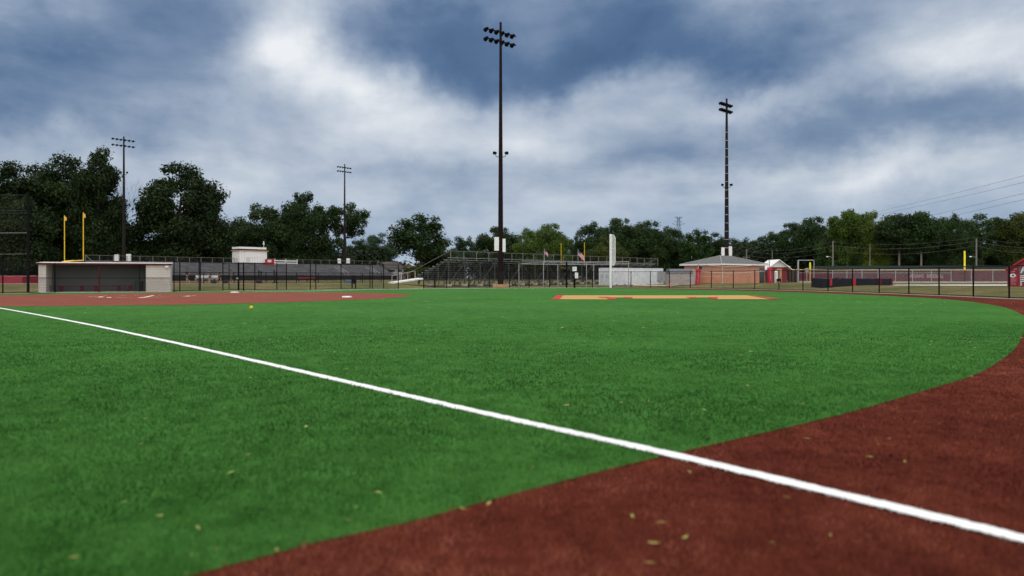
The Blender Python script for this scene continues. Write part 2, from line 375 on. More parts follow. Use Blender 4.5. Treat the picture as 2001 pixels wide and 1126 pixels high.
# ------------------------------------------------------------------ world, sun, camera
def build_world():
    w = bpy.data.worlds.new('World'); S.world = w; w.use_nodes = True; nt = w.node_tree; nt.nodes.clear(); L = nt.links
    out = nd(nt, 'ShaderNodeOutputWorld')
    sky = nd(nt, 'ShaderNodeTexSky'); sky.sky_type = 'NISHITA'; sky.sun_disc = False
    sky.sun_elevation = math.radians(SUN_EL); sky.sun_rotation = math.radians(SUN_AZ)
    b1 = nd(nt, 'ShaderNodeBackground'); b1.inputs[1].default_value = .08; L.new(sky.outputs[0], b1.inputs[0])
    tc = nd(nt, 'ShaderNodeTexCoord'); D = tc.outputs['Generated']
    sep = nd(nt, 'ShaderNodeSeparateXYZ'); L.new(D, sep.inputs[0])
    def math_(op, a, b=None):
        n = nd(nt, 'ShaderNodeMath', operation=op)
        for i, v in ((0, a), (1, b)):
            if v is None: continue
            if isinstance(v, (int, float)): n.inputs[i].default_value = v
            else: L.new(v, n.inputs[i])
        return n.outputs[0]
    # cloud deck coordinates: the layer is flat, so it closes up towards the horizon
    zz = math_('ADD', math_('MAXIMUM', sep.outputs[2], 0.0), .16)
    comb = nd(nt, 'ShaderNodeCombineXYZ')
    L.new(math_('DIVIDE', sep.outputs[0], zz), comb.inputs[0]); L.new(math_('DIVIDE', sep.outputs[1], zz), comb.inputs[1])
    def noise(vec, sc, det, ro, dist=0, out=0):
        n = nd(nt, 'ShaderNodeTexNoise'); n.inputs['Scale'].default_value = sc; n.inputs['Detail'].default_value = det
        n.inputs['Roughness'].default_value = ro; n.inputs['Distortion'].default_value = dist; L.new(vec, n.inputs['Vector']); return n.outputs[out]
    n1 = noise(comb.outputs[0], .75, 6, .52, .5)
    n2 = noise(comb.outputs[0], 2.2, 6, .55, .4)
    # drifting edges
    wv = nd(nt, 'ShaderNodeVectorMath', operation='SUBTRACT'); L.new(noise(D, 5.5, 6, .55, 0, 1), wv.inputs[0]); wv.inputs[1].default_value = (.5, .5, .5)
    ws = nd(nt, 'ShaderNodeVectorMath', operation='MULTIPLY'); L.new(wv.outputs[0], ws.inputs[0]); ws.inputs[1].default_value = (.17, .17, .17)
    dw = nd(nt, 'ShaderNodeVectorMath', operation='ADD'); L.new(D, dw.inputs[0]); L.new(ws.outputs[0], dw.inputs[1])
    st = nd(nt, 'ShaderNodeMapping'); L.new(D, st.inputs[0]); st.inputs['Scale'].default_value = (2.6, 2.6, 5.2); st.inputs['Rotation'].default_value = (0, .12, 0)
    n3 = noise(st.outputs[0], 1.9, 8, .58, .25); n4 = noise(st.outputs[0], 5.5, 6, .5, .1)
    total = math_('ADD', math_('MULTIPLY', math_('SUBTRACT', n1, .5), .34), math_('MULTIPLY', math_('SUBTRACT', n2, .5), .22))
    total = math_('ADD', total, math_('MULTIPLY', math_('ADD', math_('SUBTRACT', n3, .5), math_('MULTIPLY', math_('SUBTRACT', n4, .5), .32)), .62))
    total = math_('ADD', total, .615)
    for px, py, sx, sy, amp, rot in BLOBS:
        c = Vector(((px-CX)/F, 1, (HY-py)/F)); k = c.length; c.normalize()
        t1 = c.cross(Vector((0, 0, 1))).normalized(); t2 = t1.cross(c)
        r = math.radians(rot); a = t1*math.cos(r)+t2*math.sin(r); b = t2*math.cos(r)-t1*math.sin(r)
        qs = []
        for v, s in ((a, sx), (b, sy)):
            dt = nd(nt, 'ShaderNodeVectorMath', operation='DOT_PRODUCT'); L.new(dw.outputs[0], dt.inputs[0]); dt.inputs[1].default_value = v*(F/s/1.0)
            qs.append(math_('MULTIPLY', dt.outputs['Value'], dt.outputs['Value']))
        g = math_('EXPONENT', math_('MULTIPLY', math_('ADD', qs[0], qs[1]), -.5))
        total = math_('ADD', total, math_('MULTIPLY', g, amp*(.60 if amp < 0 else .84)))
    rp = nd(nt, 'ShaderNodeValToRGB'); el = rp.color_ramp.elements
    stops = [(0, lin(58, 89, 127)), (.20, lin(80, 109, 146)), (.40, lin(120, 141, 170)), (.60, lin(165, 179, 198)), (.80, lin(203, 211, 222)), (1, lin(240, 243, 246))]
    while len(el) < len(stops): el.new(.5)
    for e, (p, c) in zip(el, stops): e.position = p; e.color = c
    L.new(total, rp.inputs[0])
    # bluer and a little paler low over the horizon
    hz = nd(nt, 'ShaderNodeMapRange'); L.new(sep.outputs[2], hz.inputs[0])
    hz.inputs[1].default_value = .15; hz.inputs[2].default_value = .0; hz.inputs[3].default_value = 0; hz.inputs[4].default_value = .55; hz.interpolation_type = 'SMOOTHSTEP'
    mx = nd(nt, 'ShaderNodeMixRGB'); L.new(hz.outputs[0], mx.inputs[0]); L.new(rp.outputs[0], mx.inputs[1]); mx.inputs[2].default_value = lin(150, 178, 209)
    # deck overhead, out of view, brightened to light the ground, as overcast skies do
    up = nd(nt, 'ShaderNodeMapRange'); L.new(sep.outputs[2], up.inputs[0])
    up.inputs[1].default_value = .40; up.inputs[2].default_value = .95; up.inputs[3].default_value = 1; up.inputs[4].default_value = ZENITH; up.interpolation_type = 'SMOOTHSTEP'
    nu = nd(nt, 'ShaderNodeMapRange'); L.new(sep.outputs[2], nu.inputs[0]); nu.inputs[1].default_value = .38; nu.inputs[2].default_value = .8; nu.inputs[3].default_value = 0; nu.inputs[4].default_value = .9; nu.interpolation_type = 'SMOOTHSTEP'
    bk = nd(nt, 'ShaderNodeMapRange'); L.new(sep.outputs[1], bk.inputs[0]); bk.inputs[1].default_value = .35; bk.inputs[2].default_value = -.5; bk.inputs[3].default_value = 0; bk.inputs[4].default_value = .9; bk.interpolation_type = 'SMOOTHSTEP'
    mxn = nd(nt, 'ShaderNodeMixRGB'); L.new(math_('MAXIMUM', nu.outputs[0], bk.outputs[0]), mxn.inputs[0]); L.new(mx.outputs[0], mxn.inputs[1]); mxn.inputs[2].default_value = (.56, .54, .50, 1)
    # unseen sky behind the viewer, brightness added to light upright faces
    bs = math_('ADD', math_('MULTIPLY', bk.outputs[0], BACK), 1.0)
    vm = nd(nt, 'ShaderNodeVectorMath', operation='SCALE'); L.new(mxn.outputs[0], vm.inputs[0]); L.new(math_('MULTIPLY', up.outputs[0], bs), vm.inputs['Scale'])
    b2 = nd(nt, 'ShaderNodeBackground'); L.new(vm.outputs[0], b2.inputs[0]); b2.inputs[1].default_value = 1
    ms = nd(nt, 'ShaderNodeMixShader'); ms.inputs[0].default_value = .93; L.new(b1.outputs[0], ms.inputs[1]); L.new(b2.outputs[0], ms.inputs[2])
    L.new(ms.outputs[0], out.inputs[0])
    w.cycles.sampling_method = 'MANUAL'; w.cycles.sample_map_resolution = 512
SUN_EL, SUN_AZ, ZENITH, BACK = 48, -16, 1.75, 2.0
BLOBS = [  # px, py, sigma x, sigma y, amount, tilt
  (70, 195, 190, 62, -.50, -6), (330, 95, 130, 75, -.36, 20), (60, 60, 120, 60, -.22, 0), (400, 20, 90, 40, -.30, 0), (780, 40, 130, 60, -.55, 10),
  (900, 85, 170, 55, -.40, 12), (1230, 70, 230, 85, -.50, 0), (1420, 120, 190, 62, -.36, -6), (1640, 150, 130, 55, -.22, -10), (1100, 130, 140, 40, -.26, 0),
  (1920, 215, 130, 32, -.28, 6), (1990, 260, 90, 26, -.28, 12), (1740, 60, 70, 40, -.10, 0), (820, 345, 105, 20, -.22, 0), (1250, 300, 150, 24, -.16, 8), (1600, 260, 160, 26, -.16, 10),
  (620, 125, 120, 62, .48, -12), (545, 60, 50, 60, .34, 0), (720, 185, 130, 34, .24, -8), (480, 210, 90, 26, .10, 0), (1475, 190, 95, 20, .34, 4),
  (1190, 178, 130, 28, .26, 6), (1060, 60, 60, 30, .16, 0), (1900, 60, 110, 55, .36, 0), (1800, 115, 130, 40, .22, 0), (1775, 335, 90, 22, .26, 0), (1500, 335, 150, 24, .20, 4),
  (1030, 290, 90, 36, .20, 0), (320, 330, 170, 34, .22, 0), (140, 50, 60, 26, .20, -30), (600, 290, 200, 40, .12, 0), (290, 215, 120, 30, .10, -25), (1950, 290, 100, 25, .10, 0)]
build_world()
sl = bpy.data.lights.new('sun', 'SUN'); sl.energy = 1.1; sl.angle = math.radians(22); sl.color = (1, .97, .92)
so = bpy.data.objects.new('sun', sl); COL.objects.link(so)
_a, _e = math.radians(SUN_AZ), math.radians(SUN_EL)
sv = Vector((math.sin(_a)*math.cos(_e), math.cos(_a)*math.cos(_e), math.sin(_e)))
so.rotation_euler = sv.to_track_quat('Z', 'Y').to_euler(); so.location = (0, 0, 50)
cam = bpy.data.cameras.new('camera'); co = bpy.data.objects.new('camera', cam); COL.objects.link(co)
co.location = (0, 0, CAMH); co.rotation_euler = (math.pi/2, 0, 0)
cam.sensor_width = 36; cam.lens = F/2001*36; cam.shift_y = -21/2001; cam.clip_end = 6000; cam.clip_start = .05
cam.dof.use_dof = True; cam.dof.focus_distance = 30; cam.dof.aperture_fstop = 1.05
S.camera = co
S.view_settings.view_transform = 'Standard'; S.view_settings.look = 'None'; S.view_settings.gamma = 1; S.view_settings.exposure = 0
S.cycles.use_denoising = True
try: S.cycles.denoiser = 'OPENIMAGEDENOISE'
except Exception: pass
S.cycles.max_bounces = 6; S.cycles.transparent_max_bounces = 24; S.cycles.diffuse_bounces = 3; S.cycles.glossy_bounces = 2

# ------------------------------------------------------------------ terrain and field surfaces
def build_ground():
    angs = list(np.radians(np.concatenate([np.arange(-180, -48, 8), np.arange(-48, 48, .75), np.arange(48, 180, 8)])))
    rad = [0.0]+list(np.concatenate([np.arange(4, 30, 6), np.arange(30, 130, 1.5), np.geomspace(132, 4000, 26)]))
    vs = [(0, 0, -.03)]; na = len(angs)
    for r in rad[1:]:
        for a in angs:
            x, y = r*math.sin(a), r*math.cos(a); z = gz(x, y)
            vs.append((x, y, z-.03 if z < .03 else z))
    fs = [(0, 1+(i+1) % na, 1+i) for i in range(na)]
    for j in range(len(rad)-2):
        for i in range(na):
            i2 = (i+1) % na
            fs.append((1+j*na+i, 1+j*na+i2, 1+(j+1)*na+i2, 1+(j+1)*na+i))
    mb = MB(); mb.v = vs; mb.f = fs
    o = struct(mb.build('ground', M['grass'], smooth=True)); return o
build_ground()
EDGE = [(-40, -26), (-22, -14), (-12, -6.5), (-6, -1.0), (-3.2, 1.25)] + [G0(*p) for p in ((400, 1120), (620, 1062), (800, 1022), (1000, 968), (1295, 893), (1640, 812), (1800, 766), (1900, 735))] + \
  [G0(1952, 707), G0(1984, 681), G0(1999, 655), G0(2006, 634), G0(1998, 616)] + [G0(*p) for p in ((1960, 600.5), (1900, 590.5), (1835, 584.2), (1760, 580), (1680, 576.2), (1600, 573), (1523, 570.5), (1440, 568.2), (1350, 566.2), (1270, 564.6), (1197, 563.6))]
def catmull(p, n=8):
    o = []
    for i in range(len(p)-1):
        a, b, c, d = (np.array(p[max(0, i-1)]), np.array(p[i]), np.array(p[i+1]), np.array(p[min(len(p)-1, i+2)]))
        for k in range(n):
            t = k/n; o.append(tuple(.5*((2*b)+(c-a)*t+(2*a-5*b+4*c-d)*t*t+(3*b-a-3*c+d)*t**3)))
    return o+[tuple(p[-1])]
EDGE_S = catmull(EDGE)
FAR = [tuple(fence_at(px)-Vector((0, .35))) for px in range(1190, -150, -20)]
TURF = EDGE_S+FAR+[(-75, 47), (-75, -26)]
# maroon warning track: everything inside the fence, under the turf
WT = [(-75, -30), (30, -30), (30, 30)] + [tuple(fence_at(px)-Vector((0, .05))) for px in range(1972, -150, -20)] + [(-75, 48)]
struct(MB().sheet(WT, 0.0).build('warning_track', M['maroon_turf']))
struct(MB().sheet(TURF, .006).build('turf', M['turf']))
INF_PX = [(0, 599.6), (90, 599.2), (180, 598), (280, 597), (370, 595.7), (460, 593.8), (560, 591), (650, 588), (740, 584.3), (780, 581.3), (800, 578.9), (803, 578), (798, 576.8), (780, 575), (740, 573.2), (650, 571.9),
  (560, 571.7), (460, 572), (360, 572.6), (270, 573.8), (180, 575), (90, 576.2), (0, 577.2)]
INF = catmull([(-46, 22), (-33, 25.5)]+[G0(*p) for p in INF_PX]+[(-44, 46), (-60, 44)], 4)
struct(MB().sheet(INF, .012).build('infield', M['infield']))
# concrete kerb that the outfield fence stands on
kb = MB(); kp = [fence_at(px) for px in list(range(-150, 1972, 20))+[1972]]+[Vector((28.2, 37)), Vector((27.6, 33))]
for a, b in zip(kp, kp[1:]): kb.bar((a.x, a.y, .0), (b.x, b.y, .0), .22, .07)
struct(kb.build('kerb', M['concrete']))

# painted foul line of the near side: bent a touch as the turf under it is
LN = [(2140, 1094), (2001, 1058), (1850, 1020.5), (1600, 960.5), (1300, 888.5), (1000, 822), (750, 765), (500, 707.3), (300, 662), (150, 630.5), (0, 602.8), (-120, 583.5)]
LNW = catmull([G0(*p) for p in LN], 14)
def ribbon(pts, w, z, jag=0.0):
    mb = MB(); L_ = []; R_ = []
    for i, p in enumerate(pts):
        a = Vector(pts[max(0, i-1)]); b = Vector(pts[min(len(pts)-1, i+1)]); d = (b-a).normalized(); nrm = Vector((-d.y, d.x))
        p = Vector(p); L_.append(p+nrm*(w/2+random.uniform(-jag, jag))); R_.append(p-nrm*(w/2+random.uniform(-jag, jag)))
    n = len(pts)
    mb.v = [(q.x, q.y, z) for q in L_]+[(q.x, q.y, z) for q in R_]
    mb.f = [(i, n+i, n+i+1, i+1) for i in range(n-1)]
    return mb
dense = []
for a, b in zip(LNW, LNW[1:]):
    k = max(1, int(math.dist(a, b)/.05)) if a[1] < 12 else 2
    dense += [(a[0]+(b[0]-a[0])*i/k, a[1]+(b[1]-a[1])*i/k) for i in range(k)]
struct(ribbon(dense, .120, .014, .009).build('foul_line', M['line']))
fl = [G0(474, 571.2), G0(541, 570.2), G0(610, 569.2), G0(720, 566.6), G0(880, 564.6), G0(1040, 563.7), G0(1190, 563.2)]
struct(ribbon(catmull(fl, 6), .30, .018).build('foul_line', M['line']))
# big letter mark sewn into the outfield: tan with red edges
def patch(name, polys, m, z):
    mb = MB()
    for i, p in enumerate(polys): mb.sheet([G0(*q) for q in p], z+.0015*i)
    return struct(mb.build(name, m))
patch('turf_mark', [[(1093, 585.3), (1101, 577.7), (1200, 577.7), (1189, 585.4)], [(1194, 577.8), (1460, 577.7), (1466, 581), (1402, 581.9), (1300, 582), (1186, 582)],
   [(1236, 580), (1341, 580), (1348, 583.9), (1236, 584)], [(1396, 577.9), (1459, 577.75), (1505, 585.3), (1400, 585.4)]], M['logotan'], .014)
patch('turf_mark_edge', [[(1078, 585.6), (1088, 577.9), (1101, 577.6), (1093.5, 585.5)], [(1169, 580.8), (1186, 580.8), (1203, 583.3), (1204, 585.6), (1189, 585.4), (1184, 583), (1170, 582.4)], [(1218, 581.2), (1236, 581.4), (1236, 583.8), (1222, 583.6)],
   [(1340, 581.2), (1361, 581.3), (1359, 583.6), (1346, 583.4)], [(1384, 581.5), (1403, 581.3), (1402, 585.4), (1389, 584.6)], [(1458, 577.7), (1466, 577.9), (1527, 584.7), (1504, 585.4), (1497, 583.6)]], M['logored'], .022)
# worn chalk circle round the pitcher's plate
cc = G0(281, 579.4); ck = MB()
for k in range(64):
    if random.random() < .5: continue
    a0 = 2*math.pi*k/64; a1 = a0+2*math.pi/64*random.uniform(.7, 1.1); r = 2.85+random.uniform(-.12, .12); w = random.uniform(.04, .13)
    ck.sheet([(cc[0]+(r-w)*math.cos(a0), cc[1]+(r-w)*math.sin(a0)), (cc[0]+(r+w)*math.cos(a0), cc[1]+(r+w)*math.sin(a0)), (cc[0]+(r+w)*math.cos(a1), cc[1]+(r+w)*math.sin(a1)), (cc[0]+(r-w)*math.cos(a1), cc[1]+(r-w)*math.sin(a1))], .019)
for p in ([(268, 582.6), (282, 581), (297, 577.8), (303, 577.8), (290, 581.4), (276, 583)], [(190, 581), (198, 580), (204, 580.3), (194, 582)], [(362, 579), (371, 578.6), (372, 579.8), (364, 580)], [(208, 581.6), (217, 581.4), (218, 582.6), (210, 582.8)]):
    ck.sheet([G0(*q) for q in p], .0195)
struct(ck.build('chalk_circle', M['chalk']))
# running track bend and straights beyond the fence, and pale sand areas
AX = Vector((.66, .751)).normalized(); NM = Vector((-AX.y, AX.x)); CT = Vector((-21, 135))
def ring(Ro, Ri, m, name, z):
    c0 = CT-AX*42; mb = MB(); N = 40; pts = []
    for k in range(N+1):
        a = math.pi/2+math.pi*k/N; d = AX*math.cos(a)+NM*math.sin(a); pts.append((c0+d*Ro, c0+d*Ri))
    for (a, b), (c, d) in zip(pts, pts[1:]):
        if CX+F*a.x/a.y > 640: continue
        mb.sheet([tuple(a), tuple(c), tuple(d), tuple(b)], lambda x, y: gz(x, y)+z)
    for sgn in (1,):
        for k in range(20):
            t0, t1 = -42+84*k/20, -42+84*(k+1)/20
            q = [CT+AX*t0+NM*sgn*Ro, CT+AX*t1+NM*sgn*Ro, CT+AX*t1+NM*sgn*Ri, CT+AX*t0+NM*sgn*Ri]
            mb.sheet([tuple(v) for v in q], lambda x, y: gz(x, y)+z)
    struct(mb.build(name, m))
ring(28, 22, M['track'], 'running_track', .03); ring(28.4, 28.08, M['line'], 'track_line', .05); ring(21.9, 21.6, M['line'], 'track_line', .05)
def strip(name, poly, m, z=.03, n=12):
    """ground patch given by its outline, draped on the terrain in slices"""
    mb = MB(); (a, b, c, d) = [GT(*p) for p in poly]
    for k in range(n):
        t0, t1 = k/n, (k+1)/n; l = lambda p, q, t: (p[0]+(q[0]-p[0])*t, p[1]+(q[1]-p[1])*t)
        mb.sheet([l(a, b, t0), l(a, b, t1), l(d, c, t1), l(d, c, t0)], lambda x, y: gz(x, y)+z)
    struct(mb.build(name, m))
strip('sand_court', [(1236, 558.2), (1440, 557.2), (1478, 555.4), (1240, 556.4)], M['sand'], .035)
strip('sand_path', [(1738, 559), (2060, 560), (2060, 556.4), (1752, 557.3)], M['palesand'], .035)
def shaded_soil():
    mb = MB()
    for k in range(14):
        q = [Vector((-8, 93))+AX*(-2+4*(k+a))+NM*b for a, b in ((0, -.5), (1, -.5), (1, 9), (0, 9))]; mb.sheet([tuple(v) for v in q], lambda x, y: gz(x, y)+.03)
    struct(mb.build('shaded_soil', M['shaded_soil']))
M['shaded_soil'] = mat('shaded_weedy_soil', (.055, .045, .028), .95, scale=.8, var=.5)  # weedy ground under the bleachers, its shade put into the dark colour
shaded_soil()
strip('concrete_pad', [(58, 573.6), (106, 573.2), (106, 572.2), (66, 572.4)], M['concrete'], .05, 2)
strip('gravel_path', [(1560, 552.2), (2060, 552.6), (2060, 550.6), (1560, 550.8)], M['palesand'], .03)

# ------------------------------------------------------------------ turf blades and leaf bits (stuff)
def in_poly(x, y, poly):
    inside = np.zeros(len(x), bool); n = len(poly)
    for i in range(n):
        x0, y0 = poly[i]; x1, y1 = poly[(i+1) % n]
        c = ((y0 > y) != (y1 > y)); xi = (x1-x0)*(y-y0)/((y1-y0) if y1 != y0 else 1e-9)+x0
        inside ^= c & (x < xi)
    return inside
def near_line(x, y, pts, d):
    m = np.zeros(len(x), bool)
    for a, b in zip(pts, pts[1:]):
        ax, ay = a; dx, dy = b[0]-ax, b[1]-ay; l2 = dx*dx+dy*dy
        t = np.clip(((x-ax)*dx+(y-ay)*dy)/l2, 0, 1); m |= ((x-ax-t*dx)**2+(y-ay-t*dy)**2) < d*d
    return m
def vnoise(x, y, cell, seed):
    g = np.random.default_rng(seed).random((256, 256)); u = x/cell+1000; v = y/cell*.8+1000; i = np.floor(u).astype(int); j = np.floor(v).astype(int); fu = u-i; fv = v-j
    fu = fu*fu*(3-2*fu); fv = fv*fv*(3-2*fv); q = lambda a, b: g[a % 256, b % 256]
    return (q(i, j)*(1-fu)+q(i+1, j)*fu)*(1-fv)+(q(i, j+1)*(1-fu)+q(i+1, j+1)*fu)*fv
def blades(name, m, inside, bands, hh0, lean=1.3):
    V = []; SH = []; EDG = np.geomspace(bands[0], bands[1], 40)
    for y0, y1 in zip(EDG, EDG[1:]):
        ym = (y0+y1)/2; dens = bands[2]*(3/ym)**1.6; wd = .0044*(ym/3)**.90; hh = max(.007, hh0*(1-.84*min(1, ym/26)))
        A = .5*(y1-y0)*(.80*2)*(y0+y1)+(y1-y0)*1.6
        n = int(A*dens); y = np.sqrt(rng.random(n)*(y1*y1-y0*y0)+y0*y0); x = (rng.random(n)*2-1)*(.80*y+.8)
        ok = inside(x, y) & ~near_line(x, y, LNW, .062); x = x[ok]; y = y[ok]; n = len(x)
        a = rng.random(n)*2*np.pi; h = hh*(.5+.7*rng.random(n)); la = rng.random(n)*2*np.pi; ll = h*lean*rng.random(n)
        c, s = np.cos(a)*wd/2, np.sin(a)*wd/2; z0 = np.full(n, .0)
        tip = np.stack([x+ll*np.cos(la), y+ll*np.sin(la), h], 1)
        V.append(np.stack([np.stack([x-c, y-s, z0], 1), np.stack([x+c, y+s, z0], 1), tip], 1).reshape(-1, 3))
        # clumps share a tone
        cl = .22*(vnoise(x, y, 5, 5)-.5)+.40*(vnoise(x, y, 1.7, 4)-.5)+.38*(vnoise(x, y, .55, 1)-.5)+.42*(vnoise(x, y, .19, 2)-.5)+.34*(vnoise(x, y, .075, 3)-.5)
        roll = ((x*.745+y*.667)/4.57) % 2; cl = cl+np.where(roll < 1, .028, -.028)-.10*(np.abs((roll % 1)-.5) > .494)
        SH.append(np.clip(.46+cl+.12*rng.standard_normal(n), 0, 1))
    o = np_mesh(name, np.concatenate(V), 3, m, np.concatenate(SH)); o['kind'] = 'stuff'; return o
LOGO = [G0(1080, 585.5), G0(1088, 577.8), G0(1466, 577.8), G0(1524, 585.2)]
def line_fibres():
    V = []; SH = []
    for a, b in zip(LNW, LNW[1:]):
        l = math.dist(a, b); y = (a[1]+b[1])/2
        if y < 2 or y > 40: continue
        n = int(l*min(900, 5200*(3/y)**1.5)); t = rng.random(n); wd = .006*(y/3)**.9; hh = max(.009, .024*(1-.7*min(1, y/30)))
        d = np.array([b[0]-a[0], b[1]-a[1]])/l; o = np.clip(rng.normal(0, .032, n), -.062, .062)
        x = a[0]+(b[0]-a[0])*t-d[1]*o; yy = a[1]+(b[1]-a[1])*t+d[0]*o; an = rng.random(n)*6.28; c, q = np.cos(an)*wd/2, np.sin(an)*wd/2
        la = rng.random(n)*6.28; ll = hh*1.2*rng.random(n); z = np.full(n, .004); h = hh*(.5+.6*rng.random(n))
        V.append(np.stack([np.stack([x-c, yy-q, z], 1), np.stack([x+c, yy+q, z], 1), np.stack([x+ll*np.cos(la), yy+ll*np.sin(la), h], 1)], 1).reshape(-1, 3)); SH.append(np.clip(.55+.25*rng.standard_normal(n), 0, 1))
    o = np_mesh('line_fibres', np.concatenate(V), 3, M['wblade'], np.concatenate(SH)); o['kind'] = 'structure'
M['wblade'] = attr_mat('white_blades', [(0, (.50, .51, .50)), (.5, (.72, .73, .74)), (1, (.84, .85, .86))], .85, .2, .05)
line_fibres()
tin = lambda x, y: in_poly(x, y, TURF) & ~in_poly(x, y, INF) & ~in_poly(x, y, LOGO)
blades('grass', M['blade'], tin, (2.2, 86, 7000), .044)
blades('grass', M['mblade'], lambda x, y: ~in_poly(x, y, TURF) & (x < 6+.72*y), (2.1, 50, 6000), .028)
def litter():
    V = []; SH = []; pts = []
    photo = [(485, 900), (450, 937), (402, 963), (242, 998), (313, 1026), (387, 1050), (424, 1090), (145, 1110), (541, 1092), (676, 728), (203, 722), (330, 714), (275, 880), (1268, 792), (1448, 699), (1376, 810), (1487, 810), (1898, 742), (1991, 818), (1768, 916),
       (1736, 869), (1347, 935), (1236, 1025), (1290, 1037), (1339, 1066), (1277, 1079), (1270, 1118), (1510, 1085), (1623, 1065), (1538, 985), (1700, 905), (1576, 867), (1215, 795), (598, 845), (285, 828), (690, 940), (737, 979), (678, 1035), (730, 628), (478, 635), (1246, 655), (1590, 617), (1665, 628), (1878, 662), (1792, 612), (1740, 640), (905, 1012), (955, 1000)]
    for p in photo: pts.append(G0(*p)+(1.0,))
    for _ in range(560):
        y = math.sqrt(random.uniform(5, 55**2)); x = random.uniform(-.75, .75)*y
        if y < 40: pts.append((x, y, random.uniform(.4, 1.0)))
    for x, y, k in pts:
        L_ = (.018+.0024*y**.9)*k*random.uniform(.8, 1.4); W = L_*random.uniform(.13, .34); a = random.uniform(0, 6.28); c, s = math.cos(a), math.sin(a); z = .034+random.uniform(0, .01)
        q = [(-1, 0), (-.25, -1), (1, .2), (.2, 1)]
        V += [(x+u*L_*c-v*W*s, y+u*L_*s+v*W*c, z+random.uniform(0, .012)) for u, v in q]; SH.append(random.random())
    o = np_mesh('fallen_leaves', V, 4, M['litter'], SH); o['kind'] = 'stuff'
litter()

# ------------------------------------------------------------------ ball and bases
def ball():
    x, y = G0(491, 606); r = .068
    t = thing('softball', (x, y, .02), 'small yellow softball lying alone on the green turf near the red infield', 'ball')
    prof = [(max(.002, r*math.sin(math.pi*i/12)), r-r*math.cos(math.pi*i/12)) for i in range(13)]
    MB().lathe((x, y, .02), prof, 18).build('cover', M['ball'], t, True)
    s = MB(); pts = []
    for i in range(33):
        u = 2*math.pi*i/32; v = .55*math.sin(2*u); pts.append((x+r*1.005*math.cos(v)*math.cos(u), y+r*1.005*math.cos(v)*math.sin(u), .02+r+r*1.005*math.sin(v)))
    s.path(pts, .004, 5).build('seam', M['ball_seam'], t)
ball()
def base(px, py, label, w):
    x, y = G0(px, py); mb = MB(); h = w/2
    mb.hexa([(x-h, y-h, .015), (x+h, y-h, .015), (x+h, y+h, .015), (x-h, y+h, .015), (x-h*.9, y-h*.9, .085), (x+h*.9, y-h*.9, .085), (x+h*.9, y+h*.9, .085), (x-h*.9, y+h*.9, .085)])
    o = rebase(mb.build('base', M['base'])); tag(o, label, 'base', 'bases of the infield')
base(678, 581.6, 'white base lying inside the rounded tip of the red infield', .50)
base(459, 572.4, 'white base on the far edge of the red infield, before the gate', .50)

# ------------------------------------------------------------------ black chain link fences
def post_mb(x, y, z, h, r=.045):
    return MB().tube((x, y, z), (x, y, z+h), r, n=8).lathe((x, y, z+h), [(r*1.25, 0), (r*1.1, .04), (.01, .07)], 8)
def fence(label, posts, h, rails, fabric_pts, m='wire', r=.045, base=0, name='chain_link_fence', pm='black', group='black chain link fences', fab=True):
    p0 = posts[0]; t = thing(name, (p0[0], p0[1], gz(p0[0], p0[1]) if base is None else base), label, 'fence', group)
    hf = h if callable(h) else (lambda p: h)
    for p in posts:
        z = gz(p[0], p[1]) if base is None else base
        post_mb(p[0], p[1], z, hf(p)+(p[2] if len(p) > 2 else 0), r).build('post', M[pm], t)
    for k, (nm, rz) in enumerate(rails):
        mb = MB()
        for a, b in zip(fabric_pts, fabric_pts[1:]):
            za = (gz(*a[:2]) if base is None else base)+(rz if rz >= 0 else hf(a)); zb = (gz(*b[:2]) if base is None else base)+(rz if rz >= 0 else hf(b))
            mb.tube((a[0], a[1], za), (b[0], b[1], zb), .026, n=6)
        mb.build(nm, M[pm], t)
    if fab:
        fp = [(p[0], p[1], gz(*p[:2]) if base is None else base) for p in fabric_pts]
        fabric('mesh', fp, .05, lambda p: hf(p), M[m], t)
    return t
def fp(*pxs): return [tuple(fence_at(p)) for p in pxs]
def span(a, b, n): return [tuple(fence_at(a+(b-a)*i/n)) for i in range(n+1)]
OF = [1195.5, 1233, 1271, 1308, 1349, 1390, 1433, 1475, 1522, 1569, 1618, 1666, 1718, 1776, 1835, 1902, 1972]
tail = [(28.1, 36.9), (27.6, 33.7)]
of = fp(*OF)+tail
fence('long low black outfield fence curving past the white foul pole', of, 1.83, [('top_rail', -1), ('bottom_rail', .08)], of)
CF = [828, 850, 873, 916, 957, 996, 1034, 1074, 1107, 1122, 1158]
cf = fp(*CF); fence('low black fence with thick posts in front of the visitor bleachers', cf, 1.83, [('top_rail', -1), ('bottom_rail', .08)], cf+fp(1194), r=.055)
TF = [606.4, 616.8, 666.4, 723, 727.5, 749.5, 778.5]
tf = fp(*TF); fence('tall black fence run with wide bays to the house side of the gate', tf, 2.45, [('top_rail', -1), ('bottom_rail', .08)], fp(541)+tf[:5]+fp(750, 778.5))
tf2 = fp(497.4, 541, 559.4); fence('tall black fence run beside the gate, behind the far base', tf2, 2.45, [('top_rail', -1), ('bottom_rail', .08)], fp(476)+tf2)
tf3 = fp(340, 351, 389, 391.5, 435.6); fence('tall black fence run joining the white dugout wall', tf3, 2.45, [('top_rail', -1), ('bottom_rail', .08)], tf3)
tf4 = fp(-140, -60, 5.5, 76); fence('black fence run ending at the open side of the dugout', tf4[:3], 2.42, [('top_rail', -1), ('bottom_rail', .08)], tf4)
